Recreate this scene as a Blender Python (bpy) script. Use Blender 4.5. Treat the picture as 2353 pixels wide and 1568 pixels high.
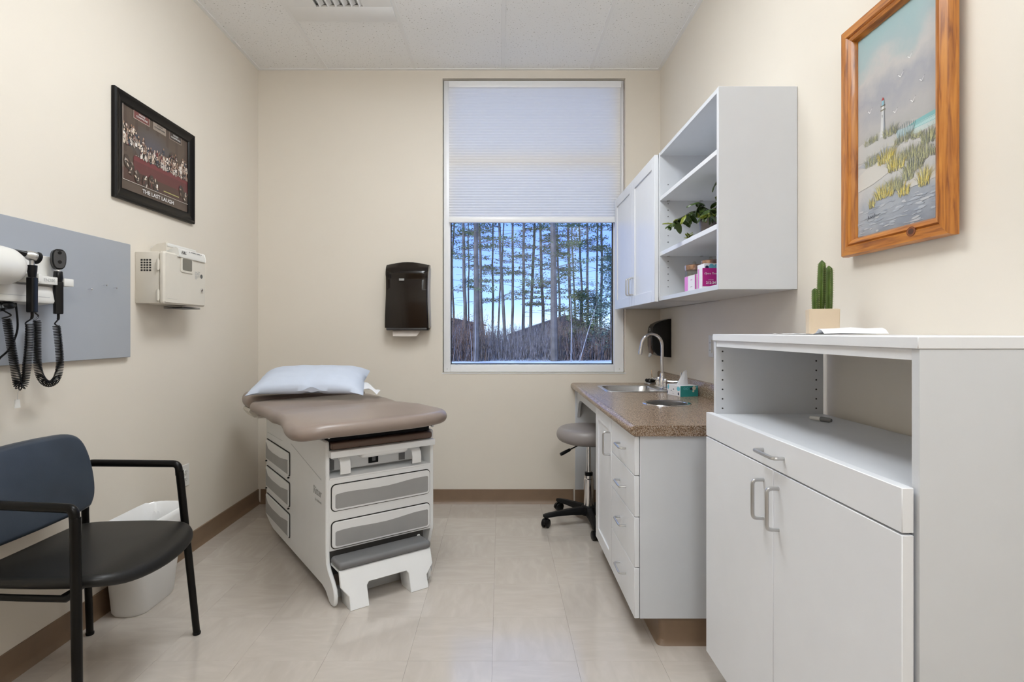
import bpy, bmesh, math, random
from mathutils import Vector, Matrix, noise
from math import pi, sin, cos, radians

for o in list(bpy.data.objects): bpy.data.objects.remove(o)
S = bpy.context.scene
C = S.collection
RND = random.Random(7)

# ------------------------------------------------------------------ camera, world, exposure
cam = bpy.data.cameras.new('camera'); cam_o = bpy.data.objects.new('camera', cam); C.objects.link(cam_o)
cam_o.location = (0, 0, 1.19); cam_o.rotation_euler = (pi/2, 0, 0)
cam.sensor_width = 36; cam.sensor_fit = 'HORIZONTAL'
cam.lens = 36*1265/2353
cam.shift_x = (1176.5-1150)/2353; cam.shift_y = (763-784)/2353
cam.clip_start = .02; cam.clip_end = 500
S.camera = cam_o
S.view_settings.view_transform = 'Standard'; S.view_settings.look = 'None'
S.view_settings.gamma = 1; S.view_settings.use_curve_mapping = False
S.view_settings.exposure = 0.0
S.cycles.diffuse_bounces = 7; S.cycles.max_bounces = 12; S.cycles.transparent_max_bounces = 16
LAMP = 17.5          # strength of the ceiling light diffusers
SKY = 2.2

W = bpy.data.worlds.new('sky'); S.world = W; W.use_nodes = True
nt = W.node_tree; nt.nodes.clear()
tc = nt.nodes.new('ShaderNodeTexCoord'); sp = nt.nodes.new('ShaderNodeSeparateXYZ')
cr = nt.nodes.new('ShaderNodeValToRGB'); bg = nt.nodes.new('ShaderNodeBackground'); wo = nt.nodes.new('ShaderNodeOutputWorld')
nt.links.new(tc.outputs['Generated'], sp.inputs[0]); nt.links.new(sp.outputs['Z'], cr.inputs[0])
nt.links.new(cr.outputs[0], bg.inputs[0]); nt.links.new(bg.outputs[0], wo.inputs[0]); bg.inputs[1].default_value = SKY
e = cr.color_ramp.elements
e[0].position = 0.0; e[0].color = (.60, .76, 1.0, 1)
e[1].position = 1.0; e[1].color = (.24, .40, .82, 1)
x = e.new(.05); x.color = (.31, .49, .93, 1)
x = e.new(.16); x.color = (.18, .32, .88, 1)
x = e.new(.45); x.color = (.28, .43, .86, 1)

sun = bpy.data.lights.new('sun', 'SUN'); sun.energy = 5; sun.angle = radians(.6); sun.color = (1, .95, .86)
sun_o = bpy.data.objects.new('sun', sun); C.objects.link(sun_o)
sun_o.rotation_euler = (radians(38), radians(-50), 0)   # low winter sun from the left, slightly behind the building

# ------------------------------------------------------------------ materials
def srgb(c):
    if isinstance(c, str): c = tuple(int(c[i:i+2], 16) for i in (0, 2, 4))
    return tuple(((v/255)/12.92 if v/255 <= .04045 else ((v/255+.055)/1.055)**2.4) for v in c) + (1,)
def lin(*c): return tuple(c)+(1,)
MATS = {}
def mat(name, col, rough=.5, metal=0, var=.04, nscale=12, bump=0, bscale=200, coat=0, spec=.5, sheen=0, stretch=None, vcol=None):
    if name in MATS: return MATS[name]
    m = bpy.data.materials.new(name); m.use_nodes = True; t = m.node_tree; b = t.nodes['Principled BSDF']
    b.inputs['Roughness'].default_value = rough; b.inputs['Metallic'].default_value = metal
    b.inputs['Coat Weight'].default_value = coat; b.inputs['Specular IOR Level'].default_value = spec
    if sheen: b.inputs['Sheen Weight'].default_value = sheen
    co = t.nodes.new('ShaderNodeTexCoord'); mp = t.nodes.new('ShaderNodeMapping')
    t.links.new(co.outputs['Object'], mp.inputs[0])
    if stretch: mp.inputs['Scale'].default_value = stretch
    if vcol:
        a = t.nodes.new('ShaderNodeVertexColor'); a.layer_name = vcol
        t.links.new(a.outputs[0], b.inputs['Base Color'])
    else:
        n = t.nodes.new('ShaderNodeTexNoise'); n.inputs['Scale'].default_value = nscale; n.inputs['Detail'].default_value = 4
        r = t.nodes.new('ShaderNodeValToRGB'); t.links.new(mp.outputs[0], n.inputs['Vector'])
        t.links.new(n.outputs['Fac'], r.inputs[0]); t.links.new(r.outputs[0], b.inputs['Base Color'])
        r.color_ramp.elements[0].position = .3; r.color_ramp.elements[1].position = .7
        r.color_ramp.elements[0].color = tuple(c*(1-var) for c in col[:3])+(1,)
        r.color_ramp.elements[1].color = tuple(min(1, c*(1+var)) for c in col[:3])+(1,)
    if bump:
        n2 = t.nodes.new('ShaderNodeTexNoise'); n2.inputs['Scale'].default_value = bscale; n2.inputs['Detail'].default_value = 3
        bu = t.nodes.new('ShaderNodeBump'); bu.inputs['Strength'].default_value = bump; bu.inputs['Distance'].default_value = .002
        t.links.new(mp.outputs[0], n2.inputs['Vector']); t.links.new(n2.outputs['Fac'], bu.inputs['Height']); t.links.new(bu.outputs[0], b.inputs['Normal'])
    MATS[name] = m; return m

M_wall = mat('wall_paint', lin(.71, .655, .575), .55, var=.012, nscale=2, bump=.05, bscale=350)
M_white = mat('white_laminate_dimmed', lin(.62, .64, .675), .38, var=.01)  # set darker than the fronts, putting the dimmer cabinet sides into the colour
M_edge = mat('white_edge_band', lin(.75, .765, .80), .38, var=.01)
M_winf = mat('white_vinyl', lin(.80, .81, .84), .35, var=.01)
M_base = mat('brown_rubber', lin(.205, .135, .085), .42, var=.06)
M_chrome = mat('chrome', lin(.78, .78, .80), .08, 1, var=.01)
M_steel = mat('brushed_steel', lin(.62, .61, .60), .28, 1, var=.04, nscale=60, stretch=(1, 12, 1))
M_nickel = mat('satin_nickel', lin(.55, .55, .55), .3, 1, var=.01)
M_black = mat('black_plastic', lin(.004, .004, .0045), .28, var=.1, spec=.3)
M_blackm = mat('black_matte_plastic', lin(.006, .006, .0065), .5, var=.1, spec=.2)
M_hole = mat('dark_hole', lin(.03, .028, .026), .8)
M_tube = mat('black_painted_steel', lin(.004, .0035, .003), .32, var=.1, spec=.2)
M_vinylb = mat('black_upholstery', lin(.009, .0085, .008), .40, var=.12, bump=.12, bscale=500, spec=.35)
M_slate = mat('slate_blue_upholstery', lin(.035, .046, .064), .40, var=.12, bump=.12, bscale=500)
M_taupe = mat('taupe_upholstery', lin(.26, .205, .175), .32, var=.03, bump=.05, bscale=300)
M_brownv = mat('brown_upholstery', lin(.13, .085, .065), .45, var=.03, bump=.06, bscale=300)
M_stool = mat('grey_upholstery', lin(.27, .245, .24), .36, var=.03, bump=.05, bscale=300)
M_tbl = mat('white_enamel', lin(.80, .81, .82), .28, var=.01)
M_grey = mat('grey_plastic', lin(.33, .33, .33), .45, var=.03, bump=.1, bscale=600)
M_grey2 = mat('dark_grey_rubber', lin(.16, .16, .165), .5, var=.03, bump=.25, bscale=400)
M_lgrey = mat('light_grey_plastic', lin(.50, .51, .52), .4, var=.02)
M_panel = mat('grey_board_reflect_tint', lin(.345, .365, .40), .33, var=.03, nscale=3, bump=.04)  # grey board; the blue cast is a reflection put into its colour
M_cream = mat('cream_plastic', lin(.64, .60, .53), .4, var=.015)
M_whitep = mat('white_plastic', lin(.70, .69, .66), .35, var=.015)
M_paper = mat('white_paper', lin(.82, .83, .86), .8, var=.02, bump=.1, bscale=80)
M_pillow = mat('pale_blue_pillowcase', lin(.56, .62, .74), .75, var=.02, bump=.12, bscale=25)
M_bin = mat('white_bin_plastic', lin(.75, .75, .75), .4, var=.01)
M_liner = mat('clear_liner_film', lin(.8, .8, .8), .15, var=.02, bump=.8, bscale=30)
M_led = mat('smoke_brown_plastic', lin(.006, .003, .002), .15, var=.15, spec=.45)
M_towel = mat('grey_towel_paper', lin(.62, .56, .51), .8, var=.02)
M_frameb = mat('black_frame_lacquer', lin(.003, .0022, .002), .32, var=.1, spec=.2)
M_soil = mat('potting_soil', lin(.03, .018, .01), .9, var=.4, nscale=200, bump=.8, bscale=300)
M_pot = mat('cream_ceramic', lin(.62, .50, .36), .5, var=.03)
M_potg = mat('grey_glazed_pot', lin(.10, .08, .075), .3, var=.3, nscale=30)
M_leaf = mat('green_leaf', lin(.045, .085, .012), .35, var=.45, nscale=18)
M_leaf2 = mat('yellow_green_leaf', lin(.22, .26, .03), .4, var=.3, nscale=18)
M_stem = mat('dark_stem', lin(.02, .025, .008), .6)
M_cactus = mat('cactus_green', lin(.06, .105, .012), .5, var=.35, nscale=40)
M_spine = mat('pale_spine', lin(.45, .42, .2), .6)
M_magenta = mat('magenta_card', lin(.42, .012, .20), .4, var=.02)
M_pink = mat('light_pink_card', lin(.70, .22, .60), .45, var=.03)
M_wcard = mat('white_card', lin(.78, .77, .80), .45, var=.01)
M_teal = mat('teal_card', lin(.03, .29, .29), .4, var=.04)
M_navy = mat('navy_print', lin(.01, .02, .06), .4)
M_sky = mat('sky_blue_print', lin(.15, .50, .62), .4)
M_cprint = mat('cream_print', lin(.65, .62, .52), .4)
M_rose = mat('rose_gold_lid', lin(.55, .36, .27), .25, 1, var=.03)
M_tanp = mat('tan_jar_content', lin(.40, .33, .22), .7, var=.2, nscale=60)
M_txt = mat('dark_grey_print', lin(.10, .10, .10), .6)
M_txtw = mat('white_print', lin(.72, .72, .72), .6)
M_txtl = mat('pale_grey_print', lin(.38, .38, .37), .6)
M_blue = mat('pale_blue_sponge', lin(.22, .55, .75), .8, bump=.5, bscale=150)
M_bark = mat('pine_bark', lin(.085, .080, .088), .9, var=.4, nscale=3, bump=.6, bscale=20)
M_birch = mat('pale_bark', lin(.26, .26, .30), .9, var=.2, nscale=4)
M_needle = mat('pine_needles', lin(.115, .165, .08), .8, var=.5, nscale=1.5)
M_needle2 = mat('blue_green_needles', lin(.09, .16, .14), .8, var=.5, nscale=1.5)
M_brush = mat('bare_twigs', lin(.12, .12, .155), .9, var=.75, nscale=5)  # blue cast carries haze from the window glass in the twig colour
M_brown = mat('dry_leaves', lin(.13, .085, .075), .9, var=.7, nscale=4)
M_snow = mat('snow', lin(.48, .57, .75), .8, var=.25, nscale=1)  # blue-grey base puts shade on the snow into its colour
M_roof = mat('dark_shingle_roof', lin(.035, .035, .05), .9, var=.2)
M_siding = mat('grey_siding', lin(.10, .10, .14), .8)
M_amber = mat('clear_screw', lin(.7, .7, .7), .2, 1)

def new_mat(name):
    m = bpy.data.materials.new(name); m.use_nodes = True
    return m, m.node_tree, m.node_tree.nodes['Principled BSDF']
def N(t, k, **kw):
    n = t.nodes.new('ShaderNode'+k)
    for a, v in kw.items(): setattr(n, a, v)
    return n

# vinyl composition tile: beige with fine directional streaks, each tile turned by its own grain
def floor_mat(name, sx, sy):
    m, t, b = new_mat(name)
    co = N(t, 'TexCoord'); oi = N(t, 'ObjectInfo'); ad = N(t, 'VectorMath', operation='ADD'); sc = N(t, 'VectorMath', operation='SCALE')
    t.links.new(oi.outputs['Location'], sc.inputs[0]); sc.inputs['Scale'].default_value = 3.7
    t.links.new(co.outputs['Object'], ad.inputs[0]); t.links.new(sc.outputs[0], ad.inputs[1])
    mp = N(t, 'Mapping'); mp.inputs['Scale'].default_value = (sx, sy, 1); t.links.new(ad.outputs[0], mp.inputs[0])
    n = N(t, 'TexNoise'); n.inputs['Scale'].default_value = 26; n.inputs['Detail'].default_value = 6; n.inputs['Distortion'].default_value = .6
    t.links.new(mp.outputs[0], n.inputs['Vector'])
    r = N(t, 'ValToRGB'); t.links.new(n.outputs['Fac'], r.inputs[0])
    r.color_ramp.elements[0].position = .30; r.color_ramp.elements[0].color = lin(.49, .44, .39)
    r.color_ramp.elements[1].position = .66; r.color_ramp.elements[1].color = lin(.535, .485, .435)
    x = r.color_ramp.elements.new(.5); x.color = lin(.51, .46, .41)
    t.links.new(r.outputs[0], b.inputs['Base Color'])
    n2 = N(t, 'TexNoise'); n2.inputs['Scale'].default_value = 9; t.links.new(ad.outputs[0], n2.inputs['Vector'])
    mr = N(t, 'MapRange'); mr.inputs['To Min'].default_value = .11; mr.inputs['To Max'].default_value = .18
    t.links.new(n2.outputs['Fac'], mr.inputs['Value']); t.links.new(mr.outputs[0], b.inputs['Roughness'])
    bu = N(t, 'Bump'); bu.inputs['Strength'].default_value = .05; bu.inputs['Distance'].default_value = .002
    t.links.new(n2.outputs['Fac'], bu.inputs['Height']); t.links.new(bu.outputs[0], b.inputs['Normal'])
    b.inputs['Coat Weight'].default_value = .35; b.inputs['Coat Roughness'].default_value = .08
    return m
M_floorA = floor_mat('vinyl_tile_along', 1.0, .28); M_floorB = floor_mat('vinyl_tile_across', .28, 1.0)

m, t, b = new_mat('mineral_fibre_tile'); M_ctile = m       # acoustic tile with small pinholes
co = N(t, 'TexCoord'); n = N(t, 'TexNoise'); n.inputs['Scale'].default_value = 95; n.inputs['Detail'].default_value = 3
t.links.new(co.outputs['Object'], n.inputs['Vector'])
r = N(t, 'ValToRGB'); t.links.new(n.outputs['Fac'], r.inputs[0])
r.color_ramp.elements[0].position = .30; r.color_ramp.elements[0].color = lin(.45, .44, .42)
r.color_ramp.elements[1].position = .37; r.color_ramp.elements[1].color = lin(.86, .86, .86)
t.links.new(r.outputs[0], b.inputs['Base Color']); b.inputs['Roughness'].default_value = .9
bu = N(t, 'Bump'); bu.inputs['Strength'].default_value = .3; bu.inputs['Distance'].default_value = .002
t.links.new(n.outputs['Fac'], bu.inputs['Height']); t.links.new(bu.outputs[0], b.inputs['Normal'])
M_tbar = mat('white_grid_steel', lin(.82, .82, .82), .5, var=.01)

m, t, b = new_mat('speckled_laminate'); M_count = m
co = N(t, 'TexCoord'); v = N(t, 'TexVoronoi'); v.inputs['Scale'].default_value = 420; n = N(t, 'TexNoise'); n.inputs['Scale'].default_value = 200; n.inputs['Detail'].default_value = 4
t.links.new(co.outputs['Object'], v.inputs['Vector']); t.links.new(co.outputs['Object'], n.inputs['Vector'])
mx = N(t, 'MixRGB'); mx.inputs[0].default_value = .5; t.links.new(v.outputs['Color'], mx.inputs[1]); t.links.new(n.outputs['Fac'], mx.inputs[2])
bw = N(t, 'RGBToBW'); t.links.new(mx.outputs[0], bw.inputs[0])
r = N(t, 'ValToRGB'); t.links.new(bw.outputs[0], r.inputs[0])
r.color_ramp.elements[0].position = .30; r.color_ramp.elements[0].color = lin(.12, .08, .05)
r.color_ramp.elements[1].position = .70; r.color_ramp.elements[1].color = lin(.50, .41, .33)
for p, c in ((.42, (.15, .085, .045)), (.52, (.31, .21, .135)), (.60, (.36, .29, .23))):
    x = r.color_ramp.elements.new(p); x.color = lin(*c)
t.links.new(r.outputs[0], b.inputs['Base Color']); b.inputs['Roughness'].default_value = .24
bu = N(t, 'Bump'); bu.inputs['Strength'].default_value = .12; bu.inputs['Distance'].default_value = .001
t.links.new(n.outputs['Fac'], bu.inputs['Height']); t.links.new(bu.outputs[0], b.inputs['Normal'])

def wood_mat(name, scale):
    m, t, b = new_mat(name)
    co = N(t, 'TexCoord'); mp = N(t, 'Mapping'); mp.inputs['Scale'].default_value = scale; t.links.new(co.outputs['Object'], mp.inputs[0])
    n = N(t, 'TexNoise'); n.inputs['Scale'].default_value = 6; n.inputs['Detail'].default_value = 6; n.inputs['Distortion'].default_value = .8
    t.links.new(mp.outputs[0], n.inputs['Vector'])
    r = N(t, 'ValToRGB'); t.links.new(n.outputs['Fac'], r.inputs[0])
    r.color_ramp.elements[0].position = .3; r.color_ramp.elements[0].color = lin(.20, .055, .007)
    r.color_ramp.elements[1].position = .7; r.color_ramp.elements[1].color = lin(.56, .225, .035)
    x = r.color_ramp.elements.new(.48); x.color = lin(.42, .145, .018)
    t.links.new(r.outputs[0], b.inputs['Base Color']); b.inputs['Roughness'].default_value = .35; b.inputs['Coat Weight'].default_value = .2
    return m
M_woodv = wood_mat('orange_pine_upright', (14, 14, 1.2)); M_woodh = wood_mat('orange_pine_rail', (14, 1.2, 14))

m = bpy.data.materials.new('window_glass'); m.use_nodes = True; t = m.node_tree; t.nodes.clear(); M_glass = m
tr = N(t, 'BsdfTransparent'); tr.inputs[0].default_value = lin(.93, .97, .98); gl = N(t, 'BsdfGlossy'); gl.inputs['Roughness'].default_value = .01
fr = N(t, 'Fresnel'); fr.inputs[0].default_value = 1.5; mx = N(t, 'MixShader'); ou = N(t, 'OutputMaterial')
t.links.new(fr.outputs[0], mx.inputs[0]); t.links.new(tr.outputs[0], mx.inputs[1]); t.links.new(gl.outputs[0], mx.inputs[2]); t.links.new(mx.outputs[0], ou.inputs[0])

m = bpy.data.materials.new('shade_fabric'); m.use_nodes = True; t = m.node_tree; t.nodes.clear(); M_shade = m
df = N(t, 'BsdfDiffuse'); df.inputs[0].default_value = lin(.90, .90, .90); tl = N(t, 'BsdfTranslucent'); tl.inputs[0].default_value = lin(1.0, .95, .88)
mx = N(t, 'MixShader'); mx.inputs[0].default_value = .45; ou = N(t, 'OutputMaterial')
t.links.new(df.outputs[0], mx.inputs[1]); t.links.new(tl.outputs[0], mx.inputs[2]); t.links.new(mx.outputs[0], ou.inputs[0])

m = bpy.data.materials.new('tissue_film'); m.use_nodes = True; t = m.node_tree; t.nodes.clear(); M_tissue = m
df = N(t, 'BsdfDiffuse'); df.inputs[0].default_value = lin(.85, .86, .88); tl = N(t, 'BsdfTranslucent'); tl.inputs[0].default_value = lin(.8, .8, .85)
mx = N(t, 'MixShader'); mx.inputs[0].default_value = .3; ou = N(t, 'OutputMaterial')
t.links.new(df.outputs[0], mx.inputs[1]); t.links.new(tl.outputs[0], mx.inputs[2]); t.links.new(mx.outputs[0], ou.inputs[0])

m = bpy.data.materials.new('jar_glass'); m.use_nodes = True; t = m.node_tree; t.nodes.clear(); M_jar = m
tr = N(t, 'BsdfTransparent'); gl = N(t, 'BsdfGlossy'); gl.inputs['Roughness'].default_value = .05; mx = N(t, 'MixShader'); mx.inputs[0].default_value = .15; ou = N(t, 'OutputMaterial')
tr.inputs[0].default_value = lin(.85, .85, .8)
t.links.new(tr.outputs[0], mx.inputs[1]); t.links.new(gl.outputs[0], mx.inputs[2]); t.links.new(mx.outputs[0], ou.inputs[0])

m, t, b = new_mat('light_diffuser'); M_lamp = m
b.inputs['Base Color'].default_value = lin(.8, .8, .8); b.inputs['Emission Color'].default_value = lin(.92, .97, 1.0); b.inputs['Emission Strength'].default_value = LAMP
nn = N(t, 'TexNoise'); nn.inputs['Scale'].default_value = 300; bb = N(t, 'Bump'); bb.inputs['Strength'].default_value = .1
t.links.new(nn.outputs['Fac'], bb.inputs['Height']); t.links.new(bb.outputs[0], b.inputs['Normal'])
M_col = mat('printed_ink', lin(1, 1, 1), .35, vcol='Ink')

# ------------------------------------------------------------------ mesh helpers
def arc(c, r, a0, a1, n, ax='xy'):
    return [(c[0]+r*cos(a0+(a1-a0)*i/n), c[1]+r*sin(a0+(a1-a0)*i/n)) for i in range(n+1)]
def rrect(x0, x1, y0, y1, r, n=5):
    rs = r if isinstance(r, (list, tuple)) else (r,)*4      # corners: (x1,y0),(x1,y1),(x0,y1),(x0,y0)
    P = []
    for (cx, cy, a), q in zip(((x1-rs[0], y0+rs[0], -pi/2), (x1-rs[1], y1-rs[1], 0), (x0+rs[2], y1-rs[2], pi/2), (x0+rs[3], y0+rs[3], pi)), rs):
        P += arc((cx, cy), q, a, a+pi/2, n)
    return P
def inset(P, d):
    n = len(P); out = []
    for i in range(n):
        a = Vector(P[i-1]); b = Vector(P[i]); c = Vector(P[(i+1) % n])
        e1 = (b-a); e2 = (c-b)
        if e1.length < 1e-9: e1 = e2
        if e2.length < 1e-9: e2 = e1
        tn = (e1.normalized()+e2.normalized())
        if tn.length < 1e-6: tn = e1
        tn.normalize(); out.append((b.x-tn.y*d, b.y+tn.x*d))
    return out
def bend(pts, r, n=5):
    """path with rounded corners"""
    P = [Vector(p) for p in pts]; out = [P[0]]
    for i in range(1, len(P)-1):
        a = (P[i-1]-P[i]); b = (P[i+1]-P[i]); k = min(r, a.length*.49, b.length*.49)
        p0 = P[i]+a.normalized()*k; p1 = P[i]+b.normalized()*k
        for j in range(n+1):
            s = j/n; out.append(p0*(1-s)**2+P[i]*2*s*(1-s)+p1*s*s)
    out.append(P[-1]); return out
def smooth_path(pts, n=8):
    P = [Vector(p) for p in pts]; out = []
    for i in range(len(P)-1):
        p0 = P[max(i-1, 0)]; p1 = P[i]; p2 = P[i+1]; p3 = P[min(i+2, len(P)-1)]
        for j in range(n):
            s = j/n
            out.append(.5*((2*p1)+(-p0+p2)*s+(2*p0-5*p1+4*p2-p3)*s*s+(-p0+3*p1-3*p2+p3)*s**3))
    out.append(P[-1]); return out

class G:
    def __init__(s, T=None): s.b = bmesh.new(); s.T = T
    def _add(s, verts, faces):
        vs = [s.b.verts.new(v) for v in verts]
        for f in faces:
            try: s.b.faces.new([vs[i] for i in f])
            except ValueError: pass
        return vs
    def box(s, x0, x1, y0, y1, z0, z1, bev=0, seg=2):
        if x0 > x1: x0, x1 = x1, x0
        if y0 > y1: y0, y1 = y1, y0
        if z0 > z1: z0, z1 = z1, z0
        t = bmesh.new()
        v = [t.verts.new(p) for p in ((x0,y0,z0),(x1,y0,z0),(x1,y1,z0),(x0,y1,z0),(x0,y0,z1),(x1,y0,z1),(x1,y1,z1),(x0,y1,z1))]
        for f in ((0,3,2,1),(4,5,6,7),(0,1,5,4),(1,2,6,5),(2,3,7,6),(3,0,4,7)): t.faces.new([v[i] for i in f])
        if bev: bmesh.ops.bevel(t, geom=t.edges[:], offset=min(bev, .49*min(x1-x0, y1-y0, z1-z0)), segments=seg, profile=.5, affect='EDGES')
        s._merge(t); return s
    def _merge(s, t, M=None):
        t.verts.ensure_lookup_table(); t.verts.index_update()
        vs = [s.b.verts.new(M @ v.co if M else v.co) for v in t.verts]
        for f in t.faces:
            try: s.b.faces.new([vs[v.index] for v in f.verts])
            except ValueError: pass
        t.free()
    def add(s, g, M=None): s._merge(g.b, M); return s
    def loft(s, rings, cap0=True, cap1=True, closed=True):
        n = len(rings[0]); R = [[s.b.verts.new(p) for p in r] for r in rings]
        for a, b in zip(R, R[1:]):
            for i in range(n if closed else n-1):
                j = (i+1) % n
                try: s.b.faces.new((a[i], a[j], b[j], b[i]))
                except ValueError: pass
        if cap0:
            try: s.b.faces.new(R[0][::-1])
            except ValueError: pass
        if cap1:
            try: s.b.faces.new(R[-1])
            except ValueError: pass
        return s
    def tube(s, pts, r, n=8, cap=True, closed=False):
        P = [Vector(p) for p in pts]; m = len(P)
        rr = r if isinstance(r, (list, tuple)) else [r]*m
        T = []
        for i in range(m):
            if closed: d = P[(i+1) % m]-P[i-1]
            else: d = P[min(i+1, m-1)]-P[max(i-1, 0)]
            if d.length < 1e-9: d = Vector((0, 0, 1))
            T.append(d.normalized())
        u = T[0].orthogonal().normalized(); rings = []
        for i in range(m):
            u = (u-T[i]*u.dot(T[i]))
            if u.length < 1e-6: u = T[i].orthogonal()
            u.normalize(); w = T[i].cross(u)
            rings.append([P[i]+(u*cos(2*pi*k/n)+w*sin(2*pi*k/n))*rr[i] for k in range(n)])
        if closed: rings.append(rings[0]); cap = False
        return s.loft(rings, cap, cap)
    def lathe(s, prof, c=(0, 0, 0), n=24, axis='z', cap=True):
        rings = []
        for r, h in prof:
            r = max(r, 1e-5); ring = []
            for k in range(n):
                a = 2*pi*k/n; p = (r*cos(a), r*sin(a), h)
                if axis == 'x': p = (p[2], p[0], p[1])
                if axis == 'y': p = (p[1], p[2], p[0])
                ring.append(Vector(p)+Vector(c))
            rings.append(ring)
        return s.loft(rings, cap, cap)
    def prism(s, P, a, b, axis='z', bev=0):
        """polygon extruded along an axis. axis x: P=(y,z); y: P=(x,z); z: P=(x,y)"""
        def q(p, h): return {'x': (h, p[0], p[1]), 'y': (p[0], h, p[1]), 'z': (p[0], p[1], h)}[axis]
        if bev:
            Pi = inset(P, bev)
            return s.loft([[q(p, a) for p in Pi], [q(p, a+bev*(1 if b > a else -1)) for p in P], [q(p, b-bev*(1 if b > a else -1)) for p in P], [q(p, b) for p in Pi]])
        return s.loft([[q(p, a) for p in P], [q(p, b) for p in P]])
    def cushion(s, P, z0, z1, r, crown=.0, zf=None, k=4, rings=5, M=None, under=True):
        """upholstered slab: rounded rim of inset r, domed by crown towards its middle"""
        n = len(P); cx = sum(p[0] for p in P)/n; cy = sum(p[1] for p in P)/n; h = (z1-z0)/2; mid = (z0+z1)/2
        R = []
        def put(Q, z): R.append([Vector((p[0], p[1], z+(zf(p[0], p[1]) if zf else 0))) for p in Q])
        Pi = inset(P, r)
        for sc in ((.5,) if under else ()): put([(cx+(p[0]-cx)*sc, cy+(p[1]-cy)*sc) for p in Pi], z0)
        for i in range(2*k+1):
            a = -pi/2+pi*i/(2*k); put(inset(P, r*(1-cos(a))), mid+h*sin(a))
        for i in range(1, rings+1):
            q = 1-i/(rings+.15); put([(cx+(p[0]-cx)*q, cy+(p[1]-cy)*q) for p in Pi], z1+crown*(1-q*q))
        if M: R = [[M @ p for p in r_] for r_ in R]
        return s.loft(R)
    def ball(s, c, r, n=12, m=8):
        rx, ry, rz = r if isinstance(r, (list, tuple)) else (r, r, r)
        return s.loft([[(c[0]+rx*max(sin(pi*j/m), 1e-4)*cos(2*pi*k/n), c[1]+ry*max(sin(pi*j/m), 1e-4)*sin(2*pi*k/n), c[2]-rz*cos(pi*j/m)) for k in range(n)] for j in range(m+1)])
    def poly(s, *ps): s._add(ps, [tuple(range(len(ps)))]); return s
    def mesh(s, name, m, angle=38, recalc=True):
        if s.T is not None: bmesh.ops.transform(s.b, matrix=s.T, verts=s.b.verts[:])
        if recalc: bmesh.ops.recalc_face_normals(s.b, faces=s.b.faces[:])
        me = bpy.data.meshes.new(name); s.b.to_mesh(me); s.b.free()
        me.materials.append(m)
        me.polygons.foreach_set('use_smooth', [True]*len(me.polygons)); me.set_sharp_from_angle(angle=radians(angle))
        return me
    def build(s, name, m, parent=None, **kw):
        ang = kw.pop('angle', 38); rc = kw.pop('recalc', True)
        me = s.mesh(name, m, ang, rc)
        if parent is not None:
            w = parent; Mx = Matrix()
            while w is not None: Mx = w.matrix_basis @ Mx; w = w.parent
            me.transform(Mx.inverted())
        o = bpy.data.objects.new(name, me); C.objects.link(o)
        if parent is not None: o.parent = parent
        for k, v in kw.items(): o[k] = v
        return o
def thing(name, label, cat, loc=(0, 0, 0), rz=0, group=None):
    o = bpy.data.objects.new(name, None); C.objects.link(o); o.empty_display_size = .05
    o.location = loc; o.rotation_euler = (0, 0, rz); o['label'] = label; o['category'] = cat
    if group: o['group'] = group
    return o
def struct(name, loc=(0, 0, 0)):
    o = bpy.data.objects.new(name, None); C.objects.link(o); o.location = loc; o['kind'] = 'structure'; o.empty_display_size = .05
    return o
def place(me, name, parent, loc, rot=(0, 0, 0), sc=(1, 1, 1)):
    o = bpy.data.objects.new(name, me); C.objects.link(o); o.parent = parent; o.location = loc; o.rotation_euler = rot; o.scale = sc
    return o
FACE = {'cam': Matrix(((1, 0, 0), (0, 0, -1), (0, 1, 0))), 'left': Matrix(((0, 0, 1), (1, 0, 0), (0, 1, 0))), 'right': Matrix(((0, 0, -1), (-1, 0, 0), (0, 1, 0)))}
def text(s, size, loc, face, m, parent, name='lettering', align='CENTER', width=None, R=None, bold=0, shear=0):
    """raised flat lettering on a wall-facing plane"""
    cu = bpy.data.curves.new(name, 'FONT'); cu.body = s; cu.size = size; cu.align_x = align; cu.align_y = 'CENTER'
    cu.extrude = .0003; cu.offset = bold; cu.shear = shear; cu.resolution_u = 3
    o = bpy.data.objects.new(name, cu); C.objects.link(o); bpy.context.view_layer.update()
    me = bpy.data.meshes.new_from_object(o.evaluated_get(bpy.context.evaluated_depsgraph_get()))
    bpy.data.objects.remove(o); bpy.data.curves.remove(cu)
    xs = [v.co.x for v in me.vertices]
    if width and xs:
        k = width/(max(xs)-min(xs)); me.transform(Matrix.Diagonal((k, 1, 1, 1)))
    R = R if R is not None else FACE[face].to_4x4()
    me.transform(Matrix.Translation(loc) @ R)
    Mx = Matrix(); w = parent
    while w is not None: Mx = w.matrix_basis @ Mx; w = w.parent
    me.transform(Mx.inverted()); me.materials.clear(); me.materials.append(m)
    o = bpy.data.objects.new(name, me); C.objects.link(o); o.parent = parent
    return o
def ink(polys, name, parent, R, m=None):
    """printed or painted flat shapes: polys = (layer, colour, [(s,t)...]) on the plane of R"""
    V = []; F = []; K = []
    for layer, col, pts in polys:
        b0 = len(V); V += [R @ Vector((p[0], p[1], layer*.00008+(len(F) % 50)*1.5e-6)) for p in pts]; F.append(tuple(range(b0, b0+len(pts)))); K.append(col)
    me = bpy.data.meshes.new(name); me.from_pydata(V, [], F)
    ca = me.color_attributes.new('Ink', 'FLOAT_COLOR', 'CORNER'); i = 0
    for f, c in zip(me.polygons, K):
        for l in f.loop_indices: ca.data[l].color = srgb(c)
    me.materials.append(m or M_col)
    Mx = Matrix(); w = parent
    while w is not None: Mx = w.matrix_basis @ Mx; w = w.parent
    me.transform(Mx.inverted())
    o = bpy.data.objects.new(name, me); C.objects.link(o); o.parent = parent
    return o
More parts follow.
